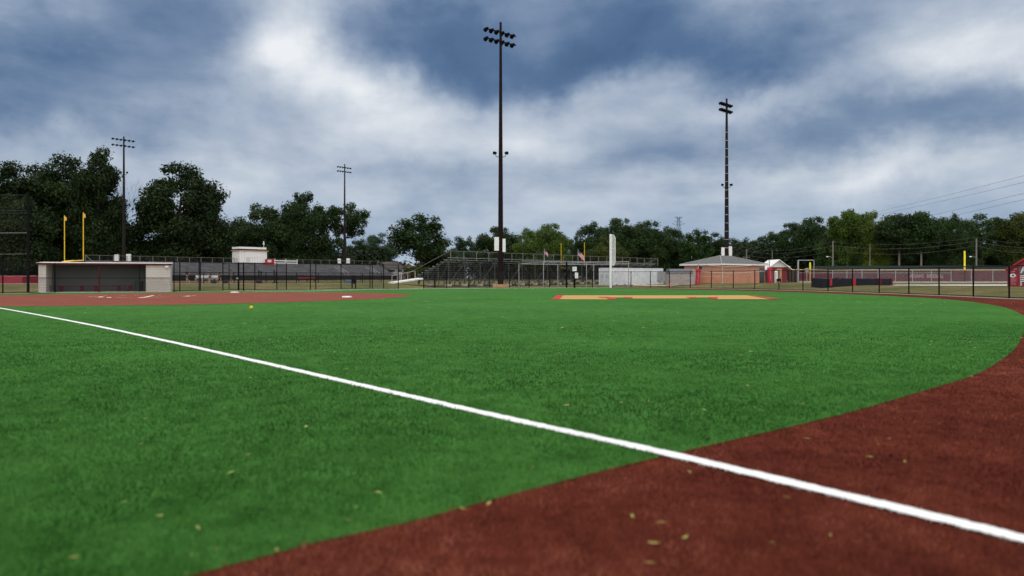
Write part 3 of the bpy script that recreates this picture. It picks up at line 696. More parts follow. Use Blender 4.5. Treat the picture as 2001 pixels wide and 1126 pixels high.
# the gate: two leaves between thick posts
def gate():
    a, b, c, d = fp(436.5, 447.6, 466, 476)
    t = thing('fence_gate', (a[0], a[1], 0), 'narrow black chain link gate between two thick posts behind the infield', 'gate')
    for p, r in ((c, .08), (d, .06)): post_mb(p[0], p[1], 0, 2.45, r).build('post', M['black'], t)
    mb = MB()
    for z in (.12, 1.25, 2.4): mb.tube((a[0], a[1], z), (d[0], d[1], z), .026, n=6)
    for p in (b,): mb.tube((p[0], p[1], .12), (p[0], p[1], 2.4), .035, n=6)
    mb.build('frame', M['black'], t); fabric('mesh', [a, b, c, d], .1, 2.4, M['wire'], t)
    MB().box((c[0]-.1, c[1]-.05, 1.1), (.2, .06, .12)).build('latch', M['galv'], t)
gate()
# low black rail along the running track further back
lw = [(PX(px, Y), Y) for px, Y in ((250, 80), (335, 82), (398, 84), (457, 86), (520, 88), (579, 90), (622, 92), (708, 95), (745, 96))]
fence('lower black rail fence standing along the running track', lw, 1.3, [('top_rail', -1), ('bottom_rail', .1)], lw, base=None, r=.05)
# low dugout rail
def dug_pt(u, v=0): return (DX0+DU[0]*u+DV[0]*v, DY0+DU[1]*u+DV[1]*v)
DX0, DY0 = PX(75, 55.0), 55.0
_e = Vector((PX(333, 58.5), 58.5))-Vector((DX0, DY0)); DL = _e.length; DU = tuple(_e.normalized()); DV = (-DU[1], DU[0])
ROT = math.atan2(DU[1], DU[0])

# ------------------------------------------------------------------ backstop
def backstop():
    Y = 53.6; x = PX(55, Y)
    t = thing('backstop_net', (x, Y, 0), 'tall black backstop post with net cables rising against the dark trees', 'backstop')
    far = (PX(-330, 50), 50)
    for p in ((x, Y), far): MB().tube((p[0], p[1], 0), (p[0], p[1], 7.6), .10, .08, 10).build('post', M['black'], t)
    for z, r, m in ((7.35, .012, 'cable_dark'), (6.2, .015, 'cable_dark'), (6.0, .015, 'cable_dark'), (4.52, .028, 'cable'), (2.95, .015, 'cable')):
        MB().path([(x+(far[0]-x)*i/6, Y+(far[1]-Y)*i/6, z-.10*math.sin(math.pi*i/6)) for i in range(7)], r).build('cable', M[m], t)
    fabric('net', [(x, Y), far], .1, 7.3, M['wire_net'], t)
backstop()

# ------------------------------------------------------------------ dugout
def obox(mb, u0, u1, v0, v1, z0, z1):
    q = [dug_pt(u0, v0), dug_pt(u1, v0), dug_pt(u1, v1), dug_pt(u0, v1)]
    return mb.hexa([(x, y, z0) for x, y in q]+[(x, y, z1) for x, y in q])
def dugout():
    t = thing('dugout', (DX0, DY0, 0), 'long grey dugout with open front, pale block ends and a maroon edged roof', 'dugout')
    w = DL; D = 2.5; H = 2.22; uo = w*.805
    obox(MB(), 0, .5, 0, D, .02, H).build('end_wall', M['block'], t)
    obox(MB(), uo, w, 0, .16, .02, H).build('storage_wall', M['block'], t)
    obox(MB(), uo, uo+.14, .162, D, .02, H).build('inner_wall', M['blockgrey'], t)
    obox(MB(), w-.16, w, .162, D, .02, H-.003).build('inner_wall', M['block'], t)
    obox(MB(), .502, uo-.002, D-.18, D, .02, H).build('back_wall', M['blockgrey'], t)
    obox(MB(), .502, uo-.002, .1, D-.182, .02, .05).build('slab', M['concrete'], t)
    r = MB(); q = [(-.12, -.14, H+.075), (w+.10, -.14, H+.075), (w+.10, D+.2, H+.17), (-.12, D+.2, H+.17)]
    lo = [(*dug_pt(u, v), z) for u, v, z in q]; r.hexa(lo+[(x, y, z+.045) for x, y, z in lo])
    roof = r.build('roof', M['offwhite'], t)
    f = MB(); a = dug_pt(-.13, -.16); b = dug_pt(w+.11, -.16); f.bar((a[0], a[1], H+.02), (b[0], b[1], H+.02), .03, .12)
    c = dug_pt(-.13, D+.2); f.bar((a[0], a[1], H+.02), (c[0], c[1], H+.11), .03, .12)
    f.build('fascia', M['maroon'], roof)
    for u in (w*.445,):
        p = dug_pt(u, .05); MB().box((p[0], p[1], H/2), (.10, .10, H), ROT).build('column', M['maroon'], t)
    l = MB(); p = dug_pt(w-.25, -.12); l.box((p[0], p[1], H-.16), (.26, .16, .14), ROT); p = dug_pt(w-.25, -.02); l.box((p[0], p[1], H-.12), (.06, .16, .06), ROT)
    l.build('flood_light', M['white'], t)
    t2 = thing('bench', (*dug_pt(w*.33, 1.2), .05), 'long maroon bench inside the open dugout', 'bench')
    obox(MB(), .6, uo-1.0, .95, 1.35, .47, .53).build('seat', M['maroon'], t2)
    for u in (1.2, 2.6, 3.6, 5.2, 6.0):
        obox(MB(), u, u+.22, 1.0, 1.3, .05, .469).build('leg', M['maroon'], t2)
    p = dug_pt(uo-.55, .7)
    b = thing('trash_can', (p[0], p[1], .05), 'dark round trash can standing in the dugout beside the bench end', 'trash can')
    MB().lathe((p[0], p[1], .05), [(.26, 0), (.31, .72), (.31, .74)], 18).build('body', M['bin'], b, False)
    MB().lathe((p[0], p[1], .79), [(.34, 0), (.34, .05), (.30, .09), (.05, .10)], 18).build('rim', M['bin'], b)
    # rail in front
    rp = [dug_pt(u, -.35) for u in (.1, w*.125, w*.445, w*.76, w)]
    t3 = thing('dugout_rail', (rp[1][0], rp[1][1], 0), 'waist high black rail with posts across the front of the dugout', 'rail')
    MB().path([(p[0], p[1], 1.14) for p in rp[0:]], .03).build('top_rail', M['dark_rail'], t3)
    post_mb(rp[1][0], rp[1][1], 0, 2.25, .055).build('post', M['black'], t3)
    post_mb(rp[3][0], rp[3][1], 0, 2.2, .035).build('post', M['black'], t3)
    fabric('mesh', rp, .05, 1.14, M['wire'], t3)
dugout()

# ------------------------------------------------------------------ goal posts
def goal(px, Y, label, rib):
    x = PX(px, Y); z = gz(x, Y)-(.16 if rib else 0); cr = Vector((AX.y, -AX.x)); t = thing('goal_post', (x, Y, z), label, 'goal post', 'football goal posts')
    back = AX*(-1.9 if px < 500 else 1.9)
    MB().path([(x+back.x, Y+back.y, z), (x+back.x, Y+back.y, z+2.2), (x+back.x*.7, Y+back.y*.7, z+2.85), (x, Y, z+3.05)], .11, 8).build('neck', M['yellow'], t)
    a = Vector((x, Y))-cr*3.55; b = Vector((x, Y))+cr*3.55
    MB().tube((a.x, a.y, z+3.05), (b.x, b.y, z+3.05), .08, n=10).build('crossbar', M['yellow'], t)
    for p in (a, b):
        u = MB().tube((p.x, p.y, z+3.0), (p.x, p.y, z+9.2), .058, n=10).build('upright', M['yellow'], t)
        if rib: MB().hexa([(p.x+.02, p.y-.02, z+8.55), (p.x+.30, p.y-.02, z+8.5), (p.x+.30, p.y+.01, z+8.5), (p.x+.02, p.y+.01, z+8.55), (p.x+.02, p.y-.02, z+9.1), (p.x+.26, p.y-.02, z+8.95), (p.x+.26, p.y+.01, z+8.95), (p.x+.02, p.y+.01, z+9.1)]).build('ribbon', M['cap'], u)
goal(144, 94, 'yellow goal post rising behind the dugout roof', True)
goal(1119, 176, 'yellow goal post seen above the visitor bleachers', False)

# ------------------------------------------------------------------ stadium light poles
def light_pole(px, Y, ztop, label, rb, rt, arm_dir, arm_len, z1, z2, nh, big, boxes, m='brown', bands=0, antennas=False, cam_arm=None):
    x = PX(px, Y); z0 = gz(x, Y); t = thing('light_pole', (x, Y, z0), label, 'light pole', 'stadium light poles')
    mb = MB(); N = 6
    for i in range(N):
        mb.tube((x, Y, z0+(ztop-z0)*i/N), (x, Y, z0+(ztop-z0)*(i+1)/N), rb+(rt-rb)*i/N, rb+(rt-rb)*(i+1)/N, 12, i in (0, N-1))
    pole = mb.build('pole', M[m], t, False)
    d = Vector(arm_dir).normalized()
    for za in (z1, z2):
        arm = MB().bar((x-d.x*arm_len/2, Y-d.y*arm_len/2-rt, za), (x+d.x*arm_len/2, Y+d.y*arm_len/2-rt, za), .10, .12)
        armo = arm.build('crossarm', M['black'], t)
        for k in range(nh):
            s = (k+.5)/nh-.5; hx, hy = x+d.x*arm_len*s*1.02, Y+d.y*arm_len*s*1.02-rt
            h = MB(); nrm = Vector((-d.y, d.x)); R = .20*big
            q0 = Vector((hx, hy, za+.16))-Vector((nrm.x, nrm.y, .5))*.12; q1 = Vector((hx, hy, za+.16))+Vector((nrm.x, nrm.y, -.5))*.40*big
            h.tube(q0, q0+(q1-q0)*.45, R*.45, R*.95, 10); h.tube(q0+(q1-q0)*.45, q1, R*.95, R*1.1, 10)
            h.bar((hx, hy, za), (hx, hy, za+.2), .06, .06)
            ho = h.build('floodlight', M['black'], t)
            MB().tube(q1+(q1-q0)*.01, q1+(q1-q0)*.05, R*.95, n=10).build('lens', M['lens'], ho)
        if big > 1.1:
            w = MB()
            for k in range(3):
                s = .12+.1*k; a = Vector((x+d.x*arm_len*s, Y+d.y*arm_len*s-rt, za-.06)); w.path([a, a+Vector((.05, 0, -.32)), a+Vector((.25, .1, -.38)), a+Vector((.38, .15, -.1))], .018, 5)
            w.build('wiring', M['black'], armo)
    for bx, bz, bw, bh in boxes:
        c = MB().box((x+bx, Y-.1, bz+bh/2), (bw, .32, bh)); c.build('cabinet', M['white'], t)
    if bands:
        for k in range(bands):
            z = z0+4+(ztop-8-z0)*k/bands; r = rb+(rt-rb)*(z-z0)/(ztop-z0)
            MB().tube((x, Y, z), (x, Y, z+.07), r+.02, n=12).build('band', M['galv'], t)
    if cam_arm:
        for sg in (-1, 1):
            a = MB(); z = cam_arm; a.path([(x+sg*rb*.6, Y-.05, z), (x+sg*.45, Y-.05, z), (x+sg*.55, Y-.05, z+.15), (x+sg*.6, Y-.05, z+.35)], .035)
            br = a.build('bracket', M['black'], t)
            MB().tube((x+sg*.55, Y+.1, z+.48), (x+sg*.75, Y-.22, z+.42), .14, .20, 10).build('lamp', M['black'], br)
    if antennas:
        for sg, z in ((-1, z0+22.5), (1, z0+19.6)):
            a = MB(); a.tube((x+sg*.75, Y, z-.6), (x+sg*.75, Y, z+1.9), .03, n=5); a.bar((x, Y, z), (x+sg*.75, Y, z), .04, .04); a.bar((x, Y, z-.45), (x+sg*.75, Y, z-.45), .04, .04)
            a.build('antenna', M['galv'], t)
    return t
lp = light_pole(978.3, 82.5, ZY(44, 82.5), 'tallest brown light pole, standing before the visitor bleachers on a tan timber base', .33, .13, (.78, .62), 4.5, ZY(64, 82.5), ZY(82, 82.5), 6, 1.12, [(-.46, ZY(490, 82.5), .52, 1.55), (.40, ZY(492.5, 82.5), .34, 1.5)], cam_arm=ZY(307, 82.5))
b = MB(); bx = PX(979, 81.4); b.box((bx, 81.4, .20), (1.75, .12, .40)); b.box((bx, 83.4, .20), (1.75, .12, .40)); b.box((bx-.82, 82.4, .20), (.12, 1.85, .396)); b.box((bx+.82, 82.4, .20), (.12, 1.85, .396)); b.box((bx, 82.4, .31), (1.5, 1.8, .03))
tag(rebase(b.build('planter_box', M['tan'])), 'low tan timber box around the foot of the tallest light pole', 'planter box')
light_pole(1420, 111.5, ZY(193, 111.5), 'dark banded light pole with antennas rising behind the brick building', .42, .15, (.72, .69), 3.6, ZY(205, 111.5), ZY(217, 111.5), 6, 1.05, [(-.62, ZY(500, 111.5), .45, 1.3), (.45, ZY(500, 111.5), .62, 1.45)], m='brown_far', bands=16, antennas=True, cam_arm=ZY(367, 111.5))
light_pole(242, 138, ZY(267, 138), 'thin light pole behind the dugout, next to the bare tree', .36, .13, (.66, .75), 4.3, ZY(274, 138), ZY(285.5, 138), 6, .85, [(-1.3, ZY(511.5, 138), .8, 1.35), (1.0, ZY(511.5, 138), .8, 1.45)], m='brown_far', cam_arm=ZY(342, 138))
light_pole(673.5, 177, ZY(321, 177), 'thin light pole behind the home bleachers, among open tree branches', .38, .13, (.66, .75), 4.3, ZY(328, 177), ZY(336, 177), 6, .85, [(-1.3, ZY(515, 177), .8, 1.2), (.9, ZY(515, 177), .8, 1.25)], m='brown_far')

# ------------------------------------------------------------------ bleachers
ROTA = math.atan2(AX.y, AX.x)
def bleachers(name, label, B0, t0, t1, back, D, rows, zf, zb, rail_z, seat_m, post_m, under, post_step, ztop_extra, skirt, guard_rows, mesh_m):
    """B0 + AX*t along, back = unit vector away from the front; rows of planks on a stepped frame"""
    bk = Vector(back); P = lambda tt, d: Vector(B0)+AX*tt-bk*d      # d = distance in front of the back line
    g = lambda p: gz(p.x, p.y)
    p0 = P(t0, 0); z0 = g(p0)
    t = thing(name, (p0.x, p0.y, z0), label, 'bleachers', 'football bleachers')
    L3 = lambda tt, d, z: (P(tt, d).x, P(tt, d).y, z)
    step = D/rows
    for k in range(rows):
        d = D-step*(k+.5); z = zf+(zb-zf)*k/(rows-1)
        mb = MB(); c = (z, )
        mb.bar(L3(t0, d, z), L3(t1, d, z), .30, .05)
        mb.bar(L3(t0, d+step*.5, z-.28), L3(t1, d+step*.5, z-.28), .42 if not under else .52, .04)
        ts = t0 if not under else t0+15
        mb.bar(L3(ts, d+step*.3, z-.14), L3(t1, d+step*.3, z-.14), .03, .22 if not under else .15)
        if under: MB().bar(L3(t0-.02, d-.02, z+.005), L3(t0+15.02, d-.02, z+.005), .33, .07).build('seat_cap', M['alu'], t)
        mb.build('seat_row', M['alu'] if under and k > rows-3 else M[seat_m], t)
    n = max(2, int((t1-t0)/post_step)); fr = MB()
    for i in range(n+1):
        tt = t0+(t1-t0)*i/n
        fr.bar(L3(tt, D, zf-.35), L3(tt, .2, zb-.25), .08, .12)
        for j in range(4):
            d = D*(j+.15)/4; zz = zb-.3-(zb-zf)*d/D; p = P(tt, d); fr.bar((p.x, p.y, g(p)), (p.x, p.y, zz), .09, .09)
            if under and j < 3:
                d2 = D*(j+1.15)/4; q = P(tt, d2); fr.bar((p.x, p.y, zz-.1), (q.x, q.y, g(q)+.25), .06, .06)
        if under and i < n:
            tt2 = t0+(t1-t0)*(i+1)/n
            for d in (.3, D*.5):
                zz = zb-.4-(zb-zf)*d/D
                if (i % 2) == 0: fr.bar(L3(tt, d, z0+.3), L3(tt2, d, zz), .06, .06)
                else: fr.bar(L3(tt, d, zz), L3(tt2, d, z0+.3), .06, .06)
            for d in (.3, D*.5): fr.bar(L3(tt, d, z0+.85), L3(tt2, d, z0+.85), .07, .07)
    fr.build('frame', M[post_m], t)
    if under:
        for i in range(n+1):
            tt = t0+(t1-t0)*i/n
            for d in (.3, D*.5): p = P(tt, d); MB().box((p.x, p.y, g(p)+.12), (.55, .55, .36), ROTA).build('footing', M['concrete'], t)
    # back guard rail with posts and wire
    nb = int((t1-t0)/2.35)
    rl = MB()
    for i in range(nb+1):
        tt = t0+(t1-t0)*i/nb; MB().bar(L3(tt, -.05, zb-.4), L3(tt, -.05, rail_z), .085, .085).build('rail_post', M['rail_post'], t)
    rl.tube(L3(t0, -.05, rail_z), L3(t1, -.05, rail_z), .035, n=6)
    for e in (t0, t1):
        rl.tube(L3(e, 0, rail_z), L3(e, D, rail_z-(zb-zf)), .035, n=6); rl.tube(L3(e, D, zf-.3), L3(e, D, rail_z-(zb-zf)), .035, n=6)
    rl.build('guard_rail', M['rail_post'], t)
    fabric('guard_mesh', [L3(t0, -.05, 0)[:2], L3(t1, -.05, 0)[:2]], zb, rail_z, M[mesh_m], t)
    if skirt:
        mb = MB(); mb.bar(L3(t0, D+.25, (zf-.3+z0)/2+.15), L3(t1, D+.25, (zf-.3+z0)/2+.15), .06, zf-.3-z0); mb.build('front_wall', M['dark_rail'], t)
        mb = MB(); mb.tube(L3(t0, D+.9, zf+.45), L3(t1, D+.9, zf+.45), .03, n=6)
        for i in range(int((t1-t0)/2.4)): mb.tube(L3(t0+2.4*i, D+.9, z0), L3(t0+2.4*i, D+.9, zf+.45), .025, n=5)
        mb.build('front_rail', M['dark_rail'], t)
    for tt in guard_rows:
        for s in (-.55, .55):
            mb = MB(); mb.tube(L3(tt+s, D*.98, zf+.5), L3(tt+s, D*.42, zf+.5+(zb-zf)*.58), .05, n=6)
            for d in (D*.98, D*.7, D*.42): z = zf+(zb-zf)*(1-d/D); mb.tube(L3(tt+s, d, z-.3), L3(tt+s, d, z+.62), .035, n=5)
            mb.build('aisle_rail', M['galv'], t)
    return t, L3
M['rail_post'] = mat('dull_rail_post', (.17, .15, .135), .7, metal=.2)
HB, HL = bleachers('home_bleachers', 'long grey bleachers facing the field with the press box on top', (-51, 161), -40.5, 26, NM, 7.2, 11, 1.75, 4.25, 5.25, 'seat_dark', 'steel_old', False, 2.7, 0, True, (-31.5, 11.5, 20.5), 'wire')
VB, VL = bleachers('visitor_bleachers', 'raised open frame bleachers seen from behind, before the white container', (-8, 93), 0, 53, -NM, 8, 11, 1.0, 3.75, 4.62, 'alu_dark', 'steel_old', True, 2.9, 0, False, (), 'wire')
# front ramp of the visitor bleachers
def ramp():
    Y = 92; a = (PX(764, Y), Y, gz(PX(764, Y), Y)+.02); b = (PX(822, Y+3), Y+3, 1.02)
    t = thing('access_ramp', a, 'white sloping access ramp with pink handrail posts at the bleacher end', 'ramp')
    MB().bar((a[0], a[1], a[2]+.05), b, 1.3, .18).build('deck', M['white'], t)
    pm = mat('faded_pink_post', (.42, .27, .25), .6)
    tops = []
    for f in (.02, .33, .55, .80):
        p = Vector(a)+(Vector(b)-Vector(a))*f; q = Vector((p.x-.05, p.y+.6, p.z)); MB().tube(q, q+Vector((0, 0, .95+.25*f)), .045, n=6).build('rail_post', pm, t); tops.append(q+Vector((0, 0, .95+.25*f)))
    MB().path(tops, .03).build('handrail', M['galv'], t)
    MB().bar((b[0]-.2, b[1], .3), (b[0]-.2, b[1], .95), .2, .2).build('support', M['steel_old'], t)
ramp()
# press box on top of the home bleachers
def pressbox():
    L, W = 6.3, 3.2; t0 = -11.2; z0 = 4.35; zw = 6.85
    q = HL(t0+L/2, 0, z0); t = thing('press_box', q, 'white press box with flat raised roof on top of the home bleachers', 'press box')
    rot = math.atan2(AX.y, AX.x)
    def bx(u0, u1, d0, d1, za, zb):
        pts = [HL(t0+u, d, 0)[:2] for u, d in ((u0, d1), (u1, d1), (u1, d0), (u0, d0))]
        return MB().prism(pts, za, zb)
    bx(0, L, -2.4, .8, z0, zw).build('wall', M['press'], t)
    bx(-.25, L+.35, -2.6, 1.05, zw+.003, zw+.12).build('eave', M['tan'], t)
    bx(.1, L-.3, -2.2, .6, zw+.163, zw+.40).build('vent_gap', M['dark_rail'], t)
    rf = bx(-.05, L-.15, -2.4, .85, zw+.403, zw+.85).build('roof', M['white'], t)
    bx(1.4, L-1.3, .803, .84, z0+1.15, z0+2.2).build('window_shutter', M['white'], t)
    bx(1.5, 2.4, .803, .83, z0+.1, z0+1.1).build('panel', M['offwhite'], t)
    a = HL(t0+L-.3, 0, 0); MB().tube((a[0], a[1], zw+.85), (a[0], a[1], zw+2.0), .035, n=6).lathe((a[0], a[1], zw+1.5), [(.05, 0), (.2, .1), (.2, .25), (.05, .32)], 10).lathe((a[0], a[1], zw+1.95), [(.05, 0), (.16, .1), (.05, .25)], 10).build('weather_mast', M['white'], rf)
    # filming deck with red banner beside it
    q = HL(-4.5, .9, 3.95); d = thing('filming_deck', q, 'small white railed deck with a red banner beside the press box', 'deck')
    def bar(ta, tb, dd, z, w, h, nm, m): MB().bar(HL(ta, dd, z), HL(tb, dd, z), w, h).build(nm, M[m], d)
    bar(-5.6, -3.5, 1.35, 4.55, .08, 1.25, 'banner', 'red'); bar(-5.1, -4.2, 1.42, 4.75, .06, .55, 'banner_mark', 'offwhite')
    for z in (4.35, 4.85): bar(-4.1, 2.4, 1.3, z, .1, .2, 'rail', 'white')
    MB().bar(HL(-5.6, 0.7, 3.98), HL(2.4, .7, 3.98), 1.3, .1).build('floor', M['grey'], d)
    for tt in (-3.2, -.5, 2.3): a = HL(tt, 1.2, 0); MB().bar((a[0], a[1], 3.95), (a[0], a[1], 5.3), .08, .08).build('rail_post', M['white'], d)
pressbox()

# ------------------------------------------------------------------ signs, foul poles, pipes, flags
def white_foul_pole():
    p = fence_at(1193); x, Y = PX(1193.3, p.y-.35), p.y-.35; z1 = ZY(459, Y); t = thing('foul_pole', (x, Y, 0), 'tall white foul pole with a mesh wing at the end of the low fence', 'foul pole')
    MB().tube((x, Y, 0), (x, Y, z1), .135, n=12).lathe((x, Y, z1), [(.135, 0), (.10, .06), (.01, .08)], 12).build('pole', M['white'], t)
    zb, zt = ZY(519.5, Y), z1; o = .13; w = .40
    f = MB(); c = [(x+o, zb+.1), (x+o+.2, zb), (x+o+w, zb+.35), (x+o+w, zt-.35), (x+o+.2, zt), (x+o, zt)]
    for a, b in zip(c, c[1:]+c[:1]): f.bar((a[0], Y, a[1]), (b[0], Y, b[1]), .05, .05)
    f.bar((x+o, Y, (zb+zt)/2+.2), (x+o+w, Y, (zb+zt)/2+.2), .05, .05)
    wing = f.build('wing_frame', M['white'], t)
    off = parent_off(wing); me = bpy.data.meshes.new('wing_mesh'); me.from_pydata([(a-off[0], Y-off[1], b-off[2]) for a, b in c], [], [tuple(range(6))]); me.materials.append(M['screen'])
    ul = me.uv_layers.new(name='UVMap')
    for l in me.loops: ul.data[l.index].uv = c[l.vertex_index]
    o2 = bpy.data.objects.new('wing_mesh', me); COL.objects.link(o2); o2.parent = wing
white_foul_pole()
def gate_sign():
    p = fence_at(1107); h = ZY(513, p.y)
    t = thing('signpost', (p.x, p.y-.1, 0), 'thick tall black post pair in the low fence beside two white signs', 'post')
    post_mb(p.x, p.y-.12, 0, h, .10).build('post', M['black'], t); q = fence_at(1122.5); post_mb(q.x, q.y-.12, 0, ZY(530, q.y), .11).build('post', M['black'], t)
    for px, py0, py1, w, lab, k in ((1122.8, 521.5, 530, 8.3, 'square white notice hung at the top of the thick black fence post', 0), (1126.6, 533, 544, 6.2, 'narrow white notice hung lower on the thick black fence post', 1)):
        Y = q.y-.28; x = PX(px, Y); z0, z1 = ZY(py1, Y), ZY(py0, Y); ww = w/F*Y
        s = thing('notice_sign', (x, Y, z0), lab, 'sign', 'notices on the fence')
        MB().box((x, Y, (z0+z1)/2), (ww, .03, z1-z0)).build('board', M['white'], s)
        mb = MB()
        for j in range(3 if k == 0 else 4): mb.box((x+random.uniform(-.02, .02), Y-.018, z1-.12-(z1-z0-.2)*j/3), (ww*random.uniform(.45, .75), .004, .035))
        mb.build('lettering', M['grey'], s)
gate_sign()
def pipe_cage():
    Y = 87; t = thing('batting_cage', (PX(1062, Y), Y, 0), 'grey pipe frame cage standing behind the low fence by the bleachers', 'batting cage')
    Y2 = 91.5; pts = [(1014, Y2), (1062, Y), (1146, Y), (1228, Y)]; z = {1014: ZY(516, Y2), 1062: ZY(512, Y), 1146: ZY(512.5, Y), 1228: ZY(511.5, Y)}
    for px, y in pts: MB().tube((PX(px, y), y, 0), (PX(px, y), y, z[px]), .05, n=8).build('upright', M['galv'], t)
    for px in (1090, 1160): MB().tube((PX(px, Y2), Y2, 0), (PX(px, Y2), Y2, ZY(517, Y2)), .05, n=8).build('upright', M['galv'], t)
    mb = MB(); P = lambda px, y: (PX(px, y), y, z[px])
    mb.path([P(1062, Y), P(1146, Y), P(1228, Y)], .035); mb.path([P(1014, Y2), (PX(1090, Y2), Y2, ZY(517, Y2)), (PX(1160, Y2), Y2, ZY(517, Y2)), (PX(1228, Y2), Y2, ZY(516, Y2))], .035)
    mb.tube(P(1062, Y), P(1014, Y2), .035, n=6); mb.tube(P(1228, Y), (PX(1228, Y2), Y2, ZY(516, Y2)), .035, n=6); mb.tube(P(1146, Y), (PX(1090, Y2), Y2, ZY(517, Y2)), .03, n=6)
    mb.build('top_rail', M['galv'], t)
pipe_cage()
def us_flag():
    m, nt, b = newmat('striped_flag_cloth'); uv = nd(nt, 'ShaderNodeUVMap'); sp = nd(nt, 'ShaderNodeSeparateXYZ'); nt.links.new(uv.outputs[0], sp.inputs[0])
    a = nd(nt, 'ShaderNodeMath', operation='MULTIPLY'); nt.links.new(sp.outputs[1], a.inputs[0]); a.inputs[1].default_value = 6.5
    f = nd(nt, 'ShaderNodeMath', operation='FRACT'); nt.links.new(a.outputs[0], f.inputs[0])
    g = nd(nt, 'ShaderNodeMath', operation='LESS_THAN'); nt.links.new(f.outputs[0], g.inputs[0]); g.inputs[1].default_value = .5
    c = mix(nt, 'MIX', g.outputs[0], (.6, .55, .55), (.45, .03, .05))
    u = nd(nt, 'ShaderNodeMath', operation='LESS_THAN'); nt.links.new(sp.outputs[0], u.inputs[0]); u.inputs[1].default_value = .4
    v = nd(nt, 'ShaderNodeMath', operation='GREATER_THAN'); nt.links.new(sp.outputs[1], v.inputs[0]); v.inputs[1].default_value = .46
    uvm = nd(nt, 'ShaderNodeMath', operation='MULTIPLY'); nt.links.new(u.outputs[0], uvm.inputs[0]); nt.links.new(v.outputs[0], uvm.inputs[1])
    st = nd(nt, 'ShaderNodeTexVoronoi'); st.inputs['Scale'].default_value = 14; nt.links.new(uv.outputs[0], st.inputs['Vector'])
    sl_ = nd(nt, 'ShaderNodeMath', operation='LESS_THAN'); nt.links.new(st.outputs['Distance'], sl_.inputs[0]); sl_.inputs[1].default_value = .22
    ca = mix(nt, 'MIX', sl_.outputs[0], (.02, .03, .12), (.6, .6, .6))
    nt.links.new(mix(nt, 'MIX', uvm.outputs[0], c, ca), b.inputs['Base Color']); b.inputs['Roughness'].default_value = .9
    return m
M['flag'] = us_flag()
def flag(px, Y, ytop, ybase, label, w, h, droop):
    x = PX(px, Y); zt, zb = ZY(ytop, Y), ZY(ybase, Y); t = thing('flag', (x, Y, zb), label, 'flag', 'flags on the visitor bleachers')
    MB().tube((x, Y, zb), (x, Y, zt), .03, n=6).build('staff', M['galv'], t)
    nu, nv = 9, 7; vs = []; us = []; fs = []; off = Vector((x, Y, zb))
    for i in range(nu):
        for j in range(nv):
            u, v = i/(nu-1), j/(nv-1); vs.append(Vector((x+.03+u*w*(1-.35*droop), Y+.12*math.sin(u*7)*u, zt-.15-h*(1-v)-droop*u*w*.75))-off); us.append((u, v))
    for i in range(nu-1):
        for j in range(nv-1): fs.append((i*nv+j, (i+1)*nv+j, (i+1)*nv+j+1, i*nv+j+1))
    me = bpy.data.meshes.new('cloth'); me.from_pydata(vs, [], fs); me.materials.append(M['flag']); ul = me.uv_layers.new(name='UVMap'); me.shade_smooth()
    for l in me.loops: ul.data[l.index].uv = us[l.vertex_index]
    o = bpy.data.objects.new('cloth', me); COL.objects.link(o); o.parent = t
flag(1129.5, 104, 487, 517, 'striped flag hanging from a staff between the far goal uprights', 1.3, .75, .9)
flag(1064, 100, 486, 517, 'small drooping flag on a staff between the tallest pole and the goal uprights', .75, .5, 1.0)

# ------------------------------------------------------------------ container, sheds, brick building
def container():
    Y0 = 106.6; c0 = Vector((PX(1193, Y0), Y0)); al = math.radians(34); ud = Vector((math.cos(al), math.sin(al))); vd = Vector((-ud.y, ud.x))
    L, W, H = 11.0, 2.6, 2.59
    t = thing('shipping_container', (c0.x, c0.y, .02), 'long pale grey shipping container with end doors behind the white foul pole', 'container')
    P = lambda u, v: tuple(c0+ud*u+vd*v)
    body = MB(); n = 44; z0, z1 = .14, H-.08
    # corrugated long side
    vs = []; fs = []
    for i in range(n*2+1):
        u = .12+(L-.24)*i/(n*2); v = .02 if (i//2) % 2 == 0 else .055; p = P(u, v); vs += [(p[0], p[1], z0), (p[0], p[1], z1)]
    body.add(vs, [(2*i, 2*i+2, 2*i+3, 2*i+1) for i in range(n*2)])
    body.prism([P(.06, .06), P(L-.02, .06), P(L-.02, W-.02), P(.06, W-.02)], .06, H-.03)
    body.build('body', M['cont'], t)
    fr = MB()
    for u, v in ((.06, .06), (L-.06, .06), (.06, W-.06), (L-.06, W-.06)): p = P(u, v); fr.box((p[0], p[1], H/2), (.16, .16, H), al)
    for z in (.08, H-.05): a, b = P(.14, .05), P(L-.14, .05); fr.bar((*a, z), (*b, z), .1, .13); a, b = P(.05, .14), P(.05, W-.14); fr.bar((*a, z), (*b, z), .1, .13)
    fr.build('frame', M['cont'], t)
    for k in range(2):
        v0, v1 = .14+k*1.17, .14+k*1.17+1.15; d = MB().prism([P(0, v0), P(.05, v0), P(.05, v1), P(0, v1)], .16, H-.13).build('door', M['cont'], t)
        for f in (.3, .72): p = P(-.03, v0+(v1-v0)*f); MB().tube((p[0], p[1], .16), (p[0], p[1], H-.14), .025, n=6).build('lock_bar', M['galv'], d)
        mb = MB()
        for z in (1.55, 1.35, 1.15): p = P(-.012, v0+.58); mb.box((p[0], p[1], z), (.012, .62 if z != 1.35 else .4, .05), al)
        mb.build('lettering', M['grey'], d)
    mb = MB()
    for u in (1.2, 2.9, 6.2, 7.8): p = P(u, .01); mb.box((p[0], p[1], .08), (.36, .06, .11), al)
    mb.build('fork_pocket', M['black'], t)
M['cont'] = mat('pale_container_paint', (.60, .63, .69), .5, var=.12, scale=1.2)
container()
